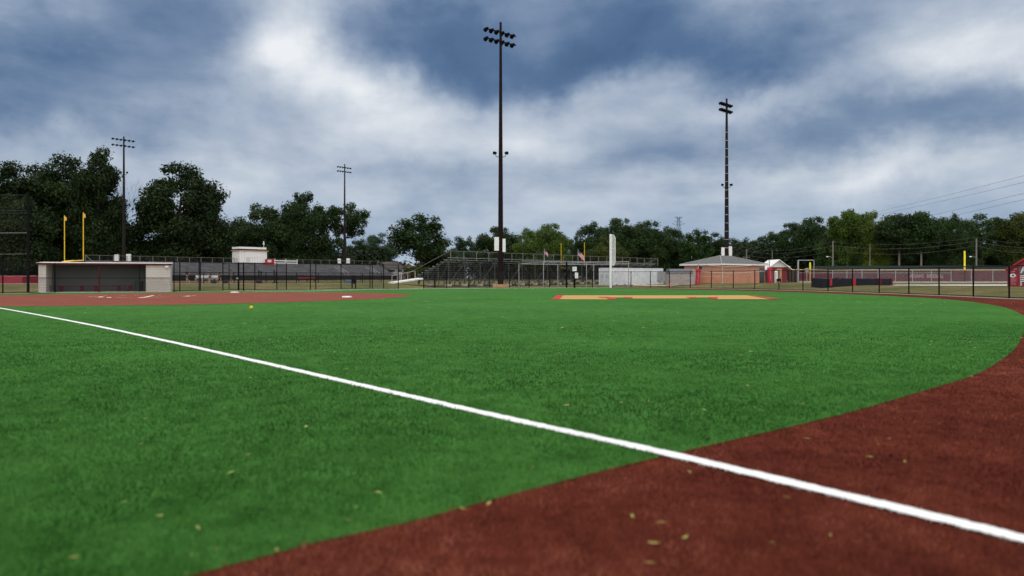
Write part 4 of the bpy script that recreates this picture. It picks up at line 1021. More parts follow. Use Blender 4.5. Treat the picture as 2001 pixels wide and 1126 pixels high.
def gabled(name, label, cat, px0, px1, Y, yb, ye, yr, depth, wm, rm, group=None, ridge='side', over=.15, base=None):
    x0, x1 = PX(px0, Y), PX(px1, Y); xm = (x0+x1)/2; z0 = gz(xm, Y) if base is None else base; ze, zr = ZY(ye, Y), ZY(yr, Y)
    t = thing(name, (xm, Y, z0), label, cat, group)
    if ridge == 'front':   # gable end faces the camera
        w = MB(); pts = [(x0, z0), (x1, z0), (x1, ze), (xm, zr-.06), (x0, ze)]
        w.add([(x, Y, z) for x, z in pts]+[(x, Y+depth, z) for x, z in pts], [(0, 1, 2, 3, 4), (9, 8, 7, 6, 5)]+[(i, (i+5), (i+1) % 5+5, (i+1) % 5) for i in range(5)])
        w.build('wall', wm, t)
        r = MB(); o = over; sl_ = (zr-ze)/(xm-x0)
        for sg, xe in ((-1, x0), (1, x1)):
            a = (xe+sg*o, ze-sl_*o); q = [(a[0], Y-o, a[1]), (xm, Y-o, zr), (xm, Y+depth+o, zr), (a[0], Y+depth+o, a[1])]
            r.hexa([*q, *[(x, y, z+.09) for x, y, z in q]])
        r.build('roof', rm, t)
    else:
        w = MB(); w.box((xm, Y+depth/2, (z0+ze)/2), (x1-x0, depth, ze-z0)); w.build('wall', wm, t)
        r = MB(); o = over; ins = (x1-x0)*.16
        r.add([(x0-o, Y-o, ze), (x1+o, Y-o, ze), (x1+o, Y+depth+o, ze), (x0-o, Y+depth+o, ze), (x0+ins*(.2 if ridge == 'side' else 1), Y+depth/2, zr), (x1-ins*1.6, Y+depth/2, zr)],
              [(3, 2, 1, 0), (0, 1, 5, 4), (1, 2, 5), (2, 3, 4, 5), (3, 0, 4)])
        r.build('roof', rm, t)
    return t, x0, x1, xm, z0, ze, zr
def shed():
    Y = 89; x0, x1 = PX(1309.5, Y), PX(1361.5, Y); z0 = ZY(557, Y); zt = ZY(534.5, Y); zr = ZY(525.5, Y)
    t = thing('storage_shed', ((x0+x1)/2, Y, z0), 'low mauve grey storage shed with dark barrel roof beside the brick building', 'shed')
    MB().box(((x0+x1)/2, Y+1.2, (z0+zt)/2), (x1-x0, 2.4, zt-z0)).build('wall', M['shed'], t)
    gb = MB(); pr = [(-.02, zt), (.10, zt+.22), (.45, zr-.04), (1.2, zr)]; n = len(pr)
    yy = [Y-.05+a for a, _ in pr]+[Y+2.45-a for a, _ in pr[::-1]]; zz = [z for _, z in pr]+[z for _, z in pr[::-1]]
    k = len(yy); gb.add([(x0-.06, y, z+.003) for y, z in zip(yy, zz)]+[(x1-.5, y, z+.003) for y, z in zip(yy, zz)], [(i, i+1, k+i+1, k+i) for i in range(k-1)]+[tuple(range(k-1, -1, -1)), tuple(range(k, 2*k))])
    gb.build('roof', M['plastic'], t)
    e = MB(); xs = [(x1-.495, zr-.02), (x1-.495, zt+.004), (x1, zt+.004), (x1-.05, zt+.12), (x1-.25, zr-.12)]
    e.add([(x, Y+.05, z) for x, z in xs]+[(x, Y+2.3, z) for x, z in xs], [(0, 1, 2, 3, 4), (9, 8, 7, 6, 5)]+[(i, i+5, (i+1) % 5+5, (i+1) % 5) for i in range(5)]); e.build('gable', M['shed'], t)
    MB().bar((x0+1.35, Y-.012, z0), (x0+1.35, Y-.012, zt), .03, .02).build('door_seam', M['grey'], t)
    c = thing('traffic_cone', (PX(1310, 87), 87, gz(PX(1310, 87), 87)), 'small orange cone at the corner of the mauve grey shed', 'cone')
    z = c.location.z; MB().lathe((c.location.x, 87, z), [(.16, 0), (.16, .03), (.11, .035), (.02, .6)], 12).build('body', mat('orange_plastic', (.6, .12, .06), .5), c); MB().lathe((c.location.x, 87, z+.32), [(.070, 0), (.052, .1)], 12).build('stripe', M['white'], c)
shed()
def brick_building():
    c = Vector((PX(1409.5, 88), 88)); a = math.radians(55); ld = Vector((-math.cos(a), math.sin(a))); rd = Vector((math.sin(a), math.cos(a))); LL, LR = 5.9, 8.7
    z0 = .30; ze = ZY(517.5, 88)
    P = lambda u, v: c+ld*u+rd*v
    t = thing('brick_building', (c.x, c.y, z0), 'orange brick building with grey hipped roof and white eaves', 'building')
    q = [P(LL, 0), P(0, 0), P(0, LR), P(LL, LR)]
    off = Vector((c.x, c.y, z0)); me = bpy.data.meshes.new('wall'); vs = []; fs = []; us = []; u = 0
    for i in range(4):
        A, B = q[i], q[(i+1) % 4]; l = (B-A).length
        vs += [Vector((A.x, A.y, z0))-off, Vector((B.x, B.y, z0))-off, Vector((B.x, B.y, ze))-off, Vector((A.x, A.y, ze))-off]; us += [(u, 0), (u+l, 0), (u+l, ze-z0), (u, ze-z0)]; fs.append(tuple(range(4*i, 4*i+4))); u += l
    me.from_pydata(vs, [], fs); me.materials.append(M['brick']); ul = me.uv_layers.new(name='UVMap')
    for l in me.loops: ul.data[l.index].uv = us[l.vertex_index]
    o = bpy.data.objects.new('wall', me); COL.objects.link(o); o.parent = t
    ov = .42; e = [P(LL+ov, -ov), P(-ov, -ov), P(-ov, LR+ov), P(LL+ov, LR+ov)]; mid = P(LL/2, LR/2); rz = ZY(500.2, 92.9)
    r1, r2 = mid-rd*.9, mid+rd*.9
    rf = MB().add([(p.x, p.y, ze+.12) for p in e]+[(r1.x, r1.y, rz), (r2.x, r2.y, rz)], [(0, 1, 4), (1, 2, 5, 4), (2, 3, 5), (3, 0, 4, 5), (3, 2, 1, 0)]).build('roof', M['roofgrey'], t)
    f = MB()
    for A, B in zip(e, e[1:]+e[:1]): f.bar((A.x, A.y, ze+.045), (B.x, B.y, ze+.045), .06, .17)
    f.build('fascia', M['white'], rf)
    f = MB()
    for p in e[:3]: f.tube((p.x, p.y, ze+.125), ((r1 if p is not e[2] else r2).x, (r1 if p is not e[2] else r2).y, rz+.02), .05, n=6)
    f.build('hip_cap', M['grey'], rf)
    v = P(LL*.62, LR*.42); MB().tube((v.x, v.y, rz-.5), (v.x, v.y, rz+.05), .12, n=8).build('roof_vent', M['dark_rail'], rf)
    d = P(-.08, .12); MB().path([(d.x, d.y, ze), (d.x, d.y, z0+.15), (d.x-.05, d.y-.3, z0+.06)], .05, 8).build('downspout', M['offwhite'], t)
    d = P(-.03, LR*.62); MB().tube((d.x, d.y, z0), (d.x, d.y, ze), .035, n=6).build('conduit', M['shed'], t)
    w = P(3.2, -.06); MB().box((w.x, w.y, 2.35), (.35, .12, .38), -a).build('wall_lamp', M['dark_rail'], t)
    dr = P(-.02, LR-.65); MB().box((dr.x, dr.y, z0+1.15), (1.0, .05, 1.95), math.pi/2-a).build('door', M['glass'], t)
M['roofgrey'] = mat('grey_roof_shingle', (.095, .094, .097), .85, var=.25, scale=2.5, streak=(1, 1, 8))
brick_building()
def pavilion():
    t, x0, x1, xm, z0, ze, zr = gabled('red_shed', 'small red shed with white front gable beside the brick building', 'shed', 1503, 1538, 97, 547, 522, 508.5, 3.4, M['maroon2'], M['white'], ridge='front', over=.55)
    MB().add([(x0-.45, 96.9, ze-.02), (x1+.5, 96.9, ze-.02), (xm, 96.9, zr-.05), (x0-.45, 96.96, ze-.02), (x1+.5, 96.96, ze-.02), (xm, 96.96, zr-.05)], [(0, 1, 2), (5, 4, 3), (0, 3, 4, 1), (1, 4, 5, 2), (2, 5, 3, 0)]).build('gable_board', M['white'], t)
    MB().box((PX(1523, 96.95), 96.95, z0+.95), (.62, .06, 1.9)).build('door', M['tan'], t)
    MB().box((PX(1508, 96.95), 96.95, z0+1.1), (.55, .06, 1.0)).build('window', M['glass'], t)
    b = thing('water_tank', (PX(1516.5, 93), 93, gz(PX(1516.5, 93), 93)), 'white upright cylinder standing before the red shed', 'tank'); z = b.location.z; x = b.location.x
    MB().lathe((x, 93, z), [(.20, 0), (.22, .05), (.22, 1.45), (.12, 1.55), (.03, 1.58)], 14).build('body', M['white'], b); MB().tube((x, 93, z+1.55), (x, 93, z+1.85), .03, n=6).build('pipe', M['galv'], b)
    c = thing('cart', (PX(1522, 92), 92, gz(PX(1522, 92), 92)), 'small black cart on the grass beside the white cylinder', 'cart'); z = c.location.z; x = c.location.x
    MB().box((x, 92, z+.38), (.42, .5, .34)).build('bin', M['black'], c)
    for s in (-.22, .22): MB().tube((x+s, 91.98, z+.14), (x+s*1.2, 91.98, z+.14), .14, n=12).build('wheel', M['black'], c)
    MB().bar((x+.15, 92, z+.5), (x+.28, 92, z+.9), .04, .04).build('handle', M['black'], c)
M['maroon2'] = siding('maroon_siding', (.20, .010, .022), .22, 'X')
pavilion()
def volley():
    t_ = {}
    for px, label, nm in ((1362.5, 'red padded net post beside the mauve grey shed', 'volleyball_post'), (1505.5, 'red padded net post in front of the small red shed', 'volleyball_post')):
        Y = 84 if px < 1400 else 84.5; x = PX(px, Y); zb = ZY(557, Y); z0 = gz(x, Y)
        t = thing('volleyball_post', (x, Y, z0), label, 'net post', 'padded volleyball posts'); lean = .14 if px < 1400 else -.10
        MB().tube((x, Y, z0), (x+lean*1.4, Y, z0+2.75), .055, n=8).build('pole', M['galv'], t)
        w = .22
        pd = MB().hexa([(x-w, Y-w, z0+.05), (x+w, Y-w, z0+.05), (x+w, Y+w, z0+.05), (x-w, Y+w, z0+.05), (x-w+lean, Y-w, z0+1.9), (x+w+lean, Y-w, z0+1.9), (x+w+lean, Y+w, z0+1.9), (x-w+lean, Y+w, z0+1.9)]).build('pad', M['red_pad'], t)
        # the vertical row of pale letters on the pad reads as small marks
        mb = MB()
        for k in range(10):
            z = z0+.35+k*.13; xx = x+lean*(z-z0-.05)/1.85; mb.box((xx-.02, Y-w-.008, z), (.10, .012, .022)); mb.box((xx-.06 if k % 2 else xx+.02, Y-w-.008, z+.04), (.02, .012, .08))
        mb.build('lettering', M['offwhite'], pd)
        t_[px] = (x+lean, Y, z0)
    a, b = t_[1362.5], t_[1505.5]
    n = thing('volleyball_net', ((a[0]+b[0])/2, 84.2, .3), 'sagging volleyball net with pale tapes between two red padded posts', 'net')
    for z0, sag, r in ((2.35, .30, .03), (1.50, .22, .035), (.95, .05, .015)):
        pts = [(a[0]+.22+(b[0]-a[0]-.44)*i/12, a[1]+(b[1]-a[1])*i/12, a[2]*.5+b[2]*.5+z0-sag*math.sin(math.pi*i/12)+(.12*i/12 if z0 > 1 else 0)) for i in range(13)]
        if z0 < 1: pts = pts[:6]
        MB().path(pts, r).build('tape', M['net'], n)
    pts = [(a[0]+.22+(b[0]-a[0]-.44)*i/12, a[1]+(b[1]-a[1])*i/12, .3) for i in range(13)]
    f = lambda z0, s: (lambda p: z0-s*math.sin(math.pi*(p[0]-a[0])/(b[0]-a[0])))
    fabric('netting', pts, f(1.5, .22), f(2.35, .30), M['wire_grey'], n)
volley()

# ------------------------------------------------------------------ right side field furniture
def landing_mat():
    Y = 66; z0 = gz(PX(1675, Y), Y)-.02; zt = ZY(544.6, Y)
    t = thing('landing_mat', (PX(1675, Y), Y, z0), 'long dark navy landing mat with red corner strips on the dry grass', 'mat')
    xs = [1608.5, 1621.5, 1669, 1719, 1743.5]
    for i, (a, b) in enumerate(zip(xs, xs[1:])):
        x0, x1 = PX(a, Y)+.005, PX(b, Y)-.005; mb = MB(); vs = []; n = 10
        h = [zt-.03*abs(math.sin(i*2.1+k*.9))-.02*math.sin(k*1.7+i) for k in range(n+1)]
        for k in range(n+1):
            x = x0+(x1-x0)*k/n; vs += [(x, Y, gz(x, Y)-.03), (x, Y+.03, h[k]), (x, Y+2.6, h[k]+.05), (x, Y+2.65, gz(x, Y+2.65)-.03)]
        fs = [(4*k+j, 4*k+4+j, 4*k+5+j, 4*k+1+j) for k in range(n) for j in range(3)]+[(0, 1, 2, 3), (4*n+3, 4*n+2, 4*n+1, 4*n)]
        mb.add(vs, fs); mb.build('cushion', M['navy'], t)
    for a, b in ((1621.3, 1625.8), (1664.5, 1672), (1715.5, 1723), (1740.5, 1744.2)):
        MB().box(((PX(a, Y)+PX(b, Y))/2, Y-.02, (z0+zt)/2), (PX(b, Y)-PX(a, Y), .04, zt-z0-.01)).build('strip', M['maroon'] if a > 1700 else M['red'], t)
    mb = MB(); x = PX(1645, Y); mb.lathe((x, Y+1, zt), [(.28, -.02), (.24, .07), (.05, .12)], 12); mb.lathe((PX(1656, Y), Y+1, zt), [(.15, -.02), (.1, .07), (.03, .08)], 10); mb.build('fold', M['navy'], t)
landing_mat()
def text_mesh(name, body, size, loc, rot, m, parent, depth=.02, sx=1):
    cu = bpy.data.curves.new(name, 'FONT'); cu.body = body; cu.size = size; cu.extrude = depth/2; cu.align_x = 'CENTER'; cu.align_y = 'CENTER'; cu.offset = .02
    o = bpy.data.objects.new(name, cu); COL.objects.link(o); dg = bpy.context.evaluated_depsgraph_get(); me = bpy.data.meshes.new_from_object(o.evaluated_get(dg))
    bpy.data.objects.remove(o); me.name = name; me.materials.clear(); me.materials.append(m)
    me.transform(Matrix.Translation(Vector(loc)-parent_off(parent)) @ Matrix.Rotation(rot, 4, 'Z') @ Matrix.Rotation(math.pi/2, 4, 'X') @ Matrix.Diagonal((sx, 1, 1, 1)))
    o = bpy.data.objects.new(name, me); COL.objects.link(o); o.parent = parent; return o
def ball_fences():
    Y = 110
    t = thing('outfield_fence', (PX(1700, Y), Y, gz(PX(1700, Y), Y)), 'long maroon screened fence with a yellow cap before the woods', 'fence')
    z0 = gz(PX(1700, Y), Y)
    cp = MB(); cp.path([(PX(px, Y), Y, ZY(527.6, Y)) for px in (1500, 1560, 1640, 1720, 1800, 1880, 1980, 2120)], .075, 8); cp.build('cap', M['cap'], t)
    for k in range(20):
        px = 1560+30*k; MB().tube((PX(px, Y), Y+.06, z0), (PX(px, Y), Y+.06, ZY(528, Y)), .04, n=6).build('post', M['dark_rail'], t)
    fabric('windscreen', [(PX(px, Y), Y-.03) for px in (1562, 1700, 1860)], z0+.05, ZY(533.5, Y), M['windscreen'], t)
    fabric('windscreen', [(PX(px, Y), Y-.03) for px in (1860.5, 1980, 2120)], z0+.05, ZY(529, Y), M['windscreen'], t)
    fabric('mesh', [(PX(px, Y), Y) for px in (1562, 1860)], ZY(533.5, Y), ZY(528, Y), M['wire'], t)
    MB().tube((PX(1562, Y), Y-.04, ZY(533.3, Y)), (PX(1860, Y), Y-.04, ZY(533.3, Y)), .03, n=6).build('mid_rail', M['galv'], t)
    fm = mat('faded_white_print', (.30, .20, .21), .8)
    text_mesh('lettering', 'ADAMS', .80, (PX(1791, Y), Y-.06, ZY(540, Y)), 0, fm, t, sx=.82)
    text_mesh('lettering', 'BASEBALL', .80, (PX(1827, Y), Y-.06, ZY(540, Y)), 0, fm, t, sx=.74)
    b = thing('slat_fence', (PX(1530, 108), 108, z0), 'dark brown screened fence beside the small red shed', 'fence')
    MB().bar((PX(1539, 108), 108, (z0+ZY(528.5, 108))/2), (PX(1562, 108), 108, (z0+ZY(528.5, 108))/2), .05, ZY(528.5, 108)-z0).build('panel', M['brownfence'], b)
    MB().bar((PX(1296, 108), 112, (ZY(550, 112)+ZY(530.5, 112))/2), (PX(1312, 108), 112, (ZY(550, 112)+ZY(530.5, 112))/2), .05, 1.5).build('panel', M['grey'], b)
    for px in (1541, 1547, 1554, 1561): MB().tube((PX(px, 107.9), 107.9, z0), (PX(px, 107.9), 107.9, ZY(519 if px > 1550 else 525, 108)), .06, n=6).build('post', M['brown_far'], b)
    g = thing('galvanised_fence', (PX(1740, 104), 104, z0), 'thin grey wire fence standing just before the maroon screened fence', 'fence'); gy = 104
    for px in (1627, 1655, 1666, 1684.5, 1716, 1750, 1783, 1820, 1858.5, 1898, 1940, 1990): MB().tube((PX(px, gy), gy, z0), (PX(px, gy), gy, ZY(526.5, gy)), .042, n=6).build('post', M['galv'], g)
    MB().tube((PX(1627, gy), gy, ZY(527, gy)), (PX(1990, gy), gy, ZY(527, gy)), .028, n=6).build('top_rail', M['galv'], g)
    fabric('mesh', [(PX(1627, gy), gy), (PX(1990, gy), gy)], z0, ZY(527, gy), M['wire_grey'], g)
    for px, Yp, yt, yb, lab, r in ((1885, 109.5, 492, 528, 'thick bright yellow foul pole above the maroon screened fence', .125), (1583, 104, 514.5, 526, 'short yellow pole with round top by the white pipe frame', .11)):
        x = PX(px, Yp); z = gz(x, Yp); p = thing('foul_pole', (x, Yp, z), lab, 'foul pole', 'yellow foul poles')
        MB().tube((x, Yp, ZY(yb+(0 if px > 1800 else 0), Yp)), (x, Yp, ZY(yt, Yp)), r, n=10).lathe((x, Yp, ZY(yt, Yp)), [(r, 0), (r*.7, .08), (.01, .12)], 10).build('padding' if px < 1800 else 'pole', M['yellow2'], p)
        MB().tube((x, Yp, z), (x, Yp, ZY(yb, Yp)), r*.5, n=8).build('post', M['cap'] if px < 1800 else M['dark_rail'], p)
        if px > 1800: MB().tube((x, Yp, ZY(521.3, Yp)), (x, Yp, ZY(520.5, Yp)), r+.015, n=10).build('band', M['black'], p)
    gt = thing('tarp_band', (PX(1780, 118), 118, gz(PX(1780, 118), 118)), 'dark green screen fence running along the foot of the woods', 'fence')
    MB().bar((PX(1585, 118), 118, (gz(PX(1780, 118), 118)+ZY(520.5, 118))/2), (PX(2100, 118), 118, (gz(PX(1780, 118), 118)+ZY(518, 118))/2), .06, ZY(519.5, 118)-gz(PX(1780, 118), 118)).build('screen', M['darkgreen'], gt)
M['darkgreen'] = mat('dark_green_screen', (.010, .020, .024), .8)
ball_fences()
def practice_frame():
    Y = 103; z0 = gz(PX(1575, Y), Y); t = thing('practice_frame', (PX(1560, Y), Y, z0), 'white square pipe frame standing beside the short yellow pole', 'frame')
    MB().tube((PX(1559.5, Y), Y, z0), (PX(1559.5, Y), Y, ZY(508.5, Y)), .12, n=8).build('thick_post', M['galv'], t)
    MB().tube((PX(1563, Y), Y+.8, z0), (PX(1563, Y), Y+.8, ZY(509.5, Y)), .05, n=8).build('post', M['galv'], t)
    MB().tube((PX(1590.5, Y), Y, z0), (PX(1590.5, Y), Y, ZY(508.5, Y)), .05, n=8).build('post', M['galv'], t)
    MB().tube((PX(1559.5, Y), Y, ZY(508.8, Y)), (PX(1590.5, Y), Y, ZY(508.8, Y)), .05, n=8).build('crossbar', M['galv'], t)
    b = thing('control_box', (PX(1577, 102), 102, z0), 'small grey box on a stand behind the wire fence by the pipe frame', 'box')
    MB().box((PX(1576.5, 102), 102, ZY(528, 102)), (.42, .3, .55)).build('box', M['grey'], b); MB().tube((PX(1576.5, 102), 102, z0), (PX(1576.5, 102), 102, ZY(532, 102)), .05, n=6).build('stand', M['galv'], b)
practice_frame()
def red_booth():
    Y = 57.5; x0 = PX(1968.5, Y); z0 = ZY(560, Y); g = gz(x0, Y); t = thing('ticket_booth', (x0, Y, g), 'bright red gabled booth with printed menu front at the edge of the field', 'booth')
    W = 4.4; x1 = x0+W; xm = (x0+x1)/2; ze = ZY(528, Y); zr = ze+1.55; D = 2.6
    pts = [(x0, z0), (x1, z0), (x1, ze), (xm, zr), (x0, ze)]
    MB().add([(x, Y, z) for x, z in pts]+[(x, Y+D, z) for x, z in pts], [(0, 1, 2, 3, 4), (9, 8, 7, 6, 5)]+[(i, i+5, (i+1) % 5+5, (i+1) % 5) for i in range(5)]).build('wall', M['maroonred'], t)
    r = MB(); sl_ = (zr-ze)/(xm-x0)
    for sg, xe in ((-1, x0), (1, x1)):
        q = [(xe+sg*.12, Y-.25, ze-.12*sl_+.03), (xm, Y-.25, zr+.03), (xm, Y+D+.1, zr+.03), (xe+sg*.12, Y+D+.1, ze-.12*sl_+.03)]; r.hexa(q+[(x, y, z+.14) for x, y, z in q])
    r.build('roof', M['red'], t)
    X = lambda px: PX(px, Y)
    MB().box((X(1979), Y-.012, (ZY(558, Y)+ZY(530, Y))/2), (X(1984)-X(1973.5), .02, ZY(530, Y)-ZY(558, Y)-.5)).build('side_panel', M['redpanel'], t)
    e = MB().tube((X(1977.3), Y-.05, ZY(538.6, Y)), (X(1977.3), Y-.026, ZY(538.6, Y)), .15, n=20); em = e.build('emblem', M['white'], t); em.scale = (1.35, 1, 1); em.location.x -= 0
    for v in em.data.vertices: v.co.x = (v.co.x-(X(1977.3)-t.location.x))*1.3+(X(1977.3)-t.location.x)
    em.scale = (1, 1, 1)
    MB().tube((X(1977.5), Y-.06, ZY(538.7, Y)), (X(1977.5), Y-.052, ZY(538.7, Y)), .085, n=16).build('emblem_center', M['blue'], em)
    mb = MB()
    for k, (a, b) in enumerate(((1979, 1984), (1974.5, 1981))): mb.bar((X(a), Y-.012, ZY(526.5+5*k, Y)), (X(b), Y-.012, ZY(525.8+5*k, Y)), .01, .07)
    for k in range(6): mb.bar((X(1974.3), Y-.03, ZY(544+2.4*k, Y)), (X(1974.3+(8.2 if k % 3 else 5)), Y-.03, ZY(544+2.4*k, Y)), .01, .035)
    mb.build('lettering', M['pinkprint'], t)
    c = MB().box((X(1997.5), Y-.012, ZY(529, Y)), (X(2008)-X(1988), .02, ZY(521, Y)-ZY(536, Y))).build('picture_board', M['greyprint'], t)
    mb = MB(); mb.bar((X(1990), Y-.03, ZY(534, Y)), (X(1994.5), Y-.03, ZY(522, Y)), .015, .09); mb.bar((X(1994.5), Y-.03, ZY(522, Y)), (X(1998), Y-.03, ZY(534, Y)), .015, .09); mb.bar((X(1991.5), Y-.034, ZY(529.5, Y)), (X(1999), Y-.034, ZY(528, Y)), .015, .06)
    mb.build('letter_mark', M['white'], c)
    mb = MB()
    for k in range(6):
        w = 9.2 if k < 4 else 3.2
        mb.bar((X(1988.7), Y-.02, ZY(539.3+3.55*k, Y)), (X(1988.7+w), Y-.02, ZY(539.0+3.55*k, Y)), .02, .075)
        mb.bar((X(1999.8), Y-.02, ZY(539+3.55*k, Y)), (X(2006), Y-.02, ZY(538.8+3.55*k, Y)), .02, .075)
    mb.build('menu_lines', M['white'], t)
    t.rotation_euler.z = -.64
    for xx in (x0+.3, x1-.3): MB().box((xx, Y+.5, (g+z0)/2), (.2, .2, z0-g)).build('leg', M['black'], t)
M['maroonred'] = mat('dark_red_panel', (.20, .004, .018), .5); M['redpanel'] = mat('light_red_panel', (.34, .03, .055), .5); M['pinkprint'] = mat('pink_print', (.5, .2, .22), .6); M['greyprint'] = mat('grey_picture_print', (.13, .135, .15), .6, var=.6, scale=4)
red_booth()

# ------------------------------------------------------------------ street poles and wires behind the field
UP = [(1400, 520, 'c'), (1459, 190, 487), (1627.5, 150, 471), (1908, 136, 466), (2080, 128, 464)]
def utility(px, Y, yt, label, lamp):
    x = PX(px, Y); z = gz(x, Y); zt = ZY(yt, Y); t = thing('utility_pole', (x, Y, z), label, 'utility pole', 'utility poles along the road')
    MB().tube((x, Y, z), (x, Y, zt), .17, .12, 10).build('pole', M['wood_pole'], t)
    a = MB(); a.bar((x-.9, Y, zt-2.2), (x+.9, Y, zt-2.2), .1, .12)
    for s in (-.8, -.3, .3, .8): a.tube((x+s, Y, zt-2.14), (x+s, Y, zt-1.95), .04, n=6)
    if not lamp: a.build('crossarm', M['wood_pole'], t)
    if lamp:
        b = MB(); zl = ZY(502, Y) if px < 1800 else ZY(502, Y); b.path([(x, Y, zl-.25), (x-.6, Y-.1, zl+.02), (x-1.1, Y-.2, zl+.05)], .04); br = b.build('lamp_arm', M['galv'], t)
        MB().lathe((x-1.25, Y-.2, zl-.02), [(.05, .14), (.22, .08), (.24, 0), (.18, -.06), (.05, -.08)], 12).build('lamp_head', M['white'], br)
utility(1459, 190, 487, 'bare utility pole with crossarm beyond the brick building', False)
utility(1627.5, 150, 471, 'grey utility pole with street lamp above the landing mat', True)
utility(1908, 136, 466, 'grey utility pole with street lamp beside the thick yellow foul pole', True)
def thin_pole(px, Y, yt, label):
    x = PX(px, Y); z = gz(x, Y); o = MB(); o.tube((x, Y, z), (x, Y, ZY(yt, Y)), .10, .07, 8); o.lathe((x, Y, ZY(yt, Y)), [(.09, 0), (.07, .05), (.01, .06)], 8)
    tag(rebase(o.build('pole', M['wood_pole'])), label, 'pole', 'slim poles before the woods')
thin_pole(1700, 155, 478, 'slim bare pole between the two street lamps, before the trees')
thin_pole(1509, 165, 490, 'slim bare pole just behind the small red shed')
def wire(label, pts, r, m, group, name='power_line', sag=0):
    P3 = [Vector((PX(px, Y), Y, ZY(py, Y))) for px, py, Y in pts]; path = []
    for a, b in zip(P3, P3[1:]):
        for k in range(8): f = k/8; path.append(a+(b-a)*f-Vector((0, 0, sag*4*f*(1-f))))
    path.append(P3[-1]); o = MB().path(path, r, 5).build(name, M[m]); rebase(o); tag(o, label, 'power line', group)
wire('topmost pale wire strung between the roadside utility poles', [(1459, 487.5, 190), (1627.5, 472.5, 150), (1908, 463.5, 136), (2090, 466, 128)], 0.010, 'cable', 'roadside wires', sag=1.0)
wire('middle pale wire strung between the roadside utility poles', [(1459, 491, 190), (1627.5, 480, 150), (1908, 471, 136), (2090, 473, 128)], .014, 'cable', 'roadside wires', sag=1.1)
wire('lowest pale wire strung between the roadside utility poles', [(1455, 498, 190), (1627.5, 489.5, 150), (1908, 480, 136), (2090, 483, 128)], .012, 'cable', 'roadside wires', sag=1.2)
TW = 700
for k, (lab, p1, p2) in enumerate((('uppermost of the dark wires crossing the sky over the woods', (1858, 380), (2001, 343.5)), ('second dark wire crossing the sky over the woods', (1905, 379), (2001, 356.5)),
                   ('third dark wire crossing the sky over the woods', (1858, 412.5), (2001, 378)), ('lowest of the dark wires crossing the sky over the woods', (1885, 417), (2001, 390)))):
    s = (p2[1]-p1[1])/(p2[0]-p1[0]); e = (2120, p1[1]+s*(2120-p1[0])*1.02, 210); m1 = (p2[0], p2[1], 250); m2 = (p1[0], p1[1], 330); m3 = (1720, p1[1]+s*.93*(1720-p1[0]), 430); m4 = (1560, p1[1]+s*.86*(1560-p1[0]), 560)
    wire(lab, [e, m1, m2, m3, m4], .05, 'cable_dark', 'transmission wires')
def tower():
    Y = TW; px = 1326; x = PX(px, Y); t = thing('transmission_tower', (x, Y, 0), 'faint lattice transmission tower rising behind the trees', 'tower')
    zt = ZY(424, Y); mb = MB(); lv = [0, 12, 22, 30, 38, 46, 52, zt-6, zt]; hw = lambda z: max(1.0, 4.5-3.6*z/zt)
    for a, b in zip(lv, lv[1:]):
        for sx, sy in ((-1, -1), (1, -1), (1, 1), (-1, 1)):
            mb.tube((x+sx*hw(a), Y+sy*hw(a), a), (x+sx*hw(b), Y+sy*hw(b), b), .16, n=5)
        for sy in (-1, 1):
            mb.tube((x-hw(a), Y+sy*hw(a), a), (x+hw(b), Y+sy*hw(b), b), .1, n=4); mb.tube((x+hw(a), Y+sy*hw(a), a), (x-hw(b), Y+sy*hw(b), b), .1, n=4)
    mb.build('lattice', M['towerblue'], t)
    for z, w in ((ZY(440, Y), 6.5), (ZY(434, Y), 4), (ZY(427, Y), 3.2)):
        a = MB(); 
        for s in (-1, 1): a.tube((x, Y, z-.6), (x+s*w, Y, z+1.4 if z < ZY(436, Y) else z+.4), .15, n=5); a.tube((x, Y, z+.8), (x+s*w, Y, z+1.5 if z < ZY(436, Y) else z+.6), .12, n=5)
        for s in (-1, -.5, .5, 1):
            if z > ZY(430, Y): a.tube((x+s*w, Y, z+.2), (x+s*w, Y, z+2.2), .2, n=5)
        a.build('arm', M['towerblue'], t)
M['towerblue'] = mat('blue_grey_lattice_steel', (.09, .13, .20), .7)
tower()

# ------------------------------------------------------------------ houses beyond
def houses():
    t, x0, x1, xm, z0, ze, zr = gabled('house', 'grey house with brown hipped roof beyond the end of the home bleachers', 'house', 728, 785, 215, 546, 523.5, 511, 9, M['house'], M['shingle'], ridge='hip', over=.5)
    Y = 215
    MB().box((PX(740.5, Y+4), Y+4, zr+.1), (.5, .5, 1.3)).build('chimney', M['offwhite'], t)
    for px, w, y0, y1 in ((755, .8, 526.5, 531.5), (760.3, .9, 526.5, 533), (764.7, 1.0, 527, 535), (770, .6, 526.5, 531.5), (780.5, .5, 526.5, 531.5), (784.5, .5, 526.5, 531.5)):
        f = MB().box((PX(px, Y-.03), Y-.03, (ZY(y0, Y)+ZY(y1, Y))/2), (w+.2, .05, ZY(y0, Y)-ZY(y1, Y)+.2)).build('window', M['offwhite'], t)
        MB().box((PX(px, Y-.07), Y-.07, (ZY(y0, Y)+ZY(y1, Y))/2), (w, .03, ZY(y0, Y)-ZY(y1, Y))).build('pane', M['glass'], f)
    MB().bar((PX(744, Y-1.4), Y-1.4, ZY(533.6, Y)), (PX(787, Y-1.4), Y-1.4, ZY(533.6, Y)), .12, .12).build('porch_rail', M['white'], t)
    t, x0, x1, xm, z0, ze, zr = gabled('house', 'small cream gabled house half hidden by shrubs behind the access ramp', 'house', 785, 812, 238, 546, 524, 515, 8, M['cream'], M['offwhite'], ridge='front', over=.4)
    MB().box((PX(799, 237.9), 237.9, ZY(529, 238)), (1.2, .08, 1.4)).build('window', M['glass'], t)
houses()

